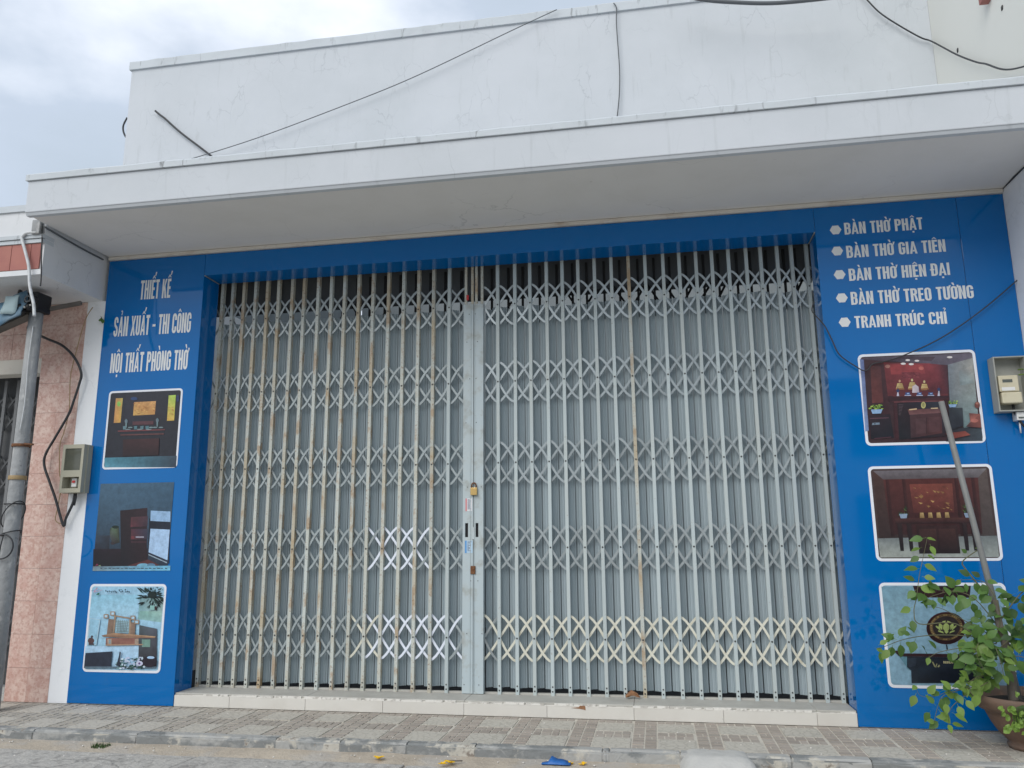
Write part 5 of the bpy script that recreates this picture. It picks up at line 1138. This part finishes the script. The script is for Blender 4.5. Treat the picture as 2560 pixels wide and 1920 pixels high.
o = tag(obj('dry_leaf', mb, M['leafdry']), 'curled brown dry leaf lying on the doorstep against the gate', 'leaf'); o.modifiers.new('solid', 'SOLIDIFY').thickness = .003
mb = MB()
mb.poly([at(u, v, 'y', .0028) for u, v in ((1428, 1770), (1447, 1768), (1450, 1764), (1463, 1765), (1464, 1776), (1459, 1774), (1448, 1772))][::-1])
o = tag(obj('dry_leaf', mb, M['leafdry']), 'small flat brown leaf stuck to the cream riser of the doorstep', 'leaf'); o.modifiers.new('solid', 'SOLIDIFY').thickness = .0015
tag(obj('twig', MB().tube(smooth_path([at(1112, 1901, 'z', RZ + .018), at(1135, 1902, 'z', RZ + .02), at(1156, 1902, 'z', RZ + .017)], 3), .004, 5), M['bark']), 'short brown twig in the gutter above the pair of yellow flowers', 'twig')
mb = MB(); rr = random.Random(14)
for k in range(150):
    x, y = rr.uniform(-.5, 6.6), rr.choice((rr.uniform(-1.25, -.86), rr.uniform(-.95, -.86), rr.uniform(-.74, -.02)))
    s_ = rr.uniform(.002, .007); z = (RZ + .012 if y < -.8 else .001)
    mb.blob((x, y, z), (s_, s_, s_ * .7), k, 5, 3, .3)
tag(obj('grit', mb, M['pebble']), 'scattered pale grit along pavement and gutter', 'grit', kind='stuff')
# concrete ramp lump against the kerb
mb = MB(); mb.smooth = True; rr = random.Random(18); nx, ny = 14, 8; gr = []
for i in range(nx + 1):
    row = []
    for j in range(ny + 1):
        a, b = i / nx, j / ny; e_ = min(1, min(a, 1 - a) * 6); f_ = min(1, b * 2.2 + .15)
        row.append(mb.vert(4.55 + .46 * a + (.03 * (1 - b) if a < .5 else -.01 * b), -1.02 + .27 * b, RZ - .01 + (.088 * e_ ** .5 * f_ ** .7) + rr.uniform(-.003, .003)))
    gr.append(row)
for a, b in zip(gr, gr[1:]):
    for j in range(ny): mb.face((a[j], b[j], b[j + 1], a[j + 1]))
tag(obj('concrete_ramp', mb, M['concrete']), 'rough grey concrete ramp patch cast against the kerb at the bottom edge', 'ramp')

# ------------------------------------------------------------------ across the street (seen mirrored in the glossy cladding)
def far_house(x0, x1, h, m, label):
    t = thing('street_house', label, 'house', ((x0 + x1) / 2, -18, 0), 'houses across the street')
    obj('wall', B(x0, x1, -24, -17, -.1, h), m, t); obj('roof', B(x0 - .2, x1 + .2, -24.2, -16.6, h, h + .3), M['roof'], t)
    n = int((x1 - x0) / 2)
    for k in range(n):
        a = x0 + .6 + k * 2
        for z in ((.1, 2.4), (3.3, 4.6)):
            if z[1] < h - .3: obj('window', B(a, a + 1.1, -17.0, -16.96, z[0] + .1, z[1]), M['farglass'], t)
far_house(-9, -2.5, 5.6, M['farwall'], 'low plastered house across the street, mirrored in the left panel')
far_house(9.2, 16, 5.2, M['cream'], 'cream house across the street, mirrored in the right panel')
ft = thing('street_tree', 'broad tree across the street, mirrored faintly in the cladding', 'tree', (4.5, -15, 0))
obj('trunk', MB().tube([(4.5, -15, -.1), (4.4, -15, 1.6), (4.6, -15.1, 3.0)], [.2, .16, .12], 8), M['bark'], ft)
mb = MB(); rr = random.Random(40)
for k in range(1600):
    d = Vector((rr.gauss(0, 1), rr.gauss(0, 1), rr.gauss(0, .8))); d = d.normalized() * rr.random() ** .4
    c = Vector((4.5 + 2.1 * d.x, -15 + 1.9 * d.y, 4.1 + 1.5 * d.z)); a = Vector((rr.uniform(-1, 1), rr.uniform(-1, 1), rr.uniform(-1, 1))).normalized() * .14; b = a.cross(Vector((rr.uniform(-1, 1), rr.uniform(-1, 1), 1))).normalized() * .09
    mb.poly([c - a, c + b, c + a, c - b])
obj('crown', mb, M['leafB'], ft)
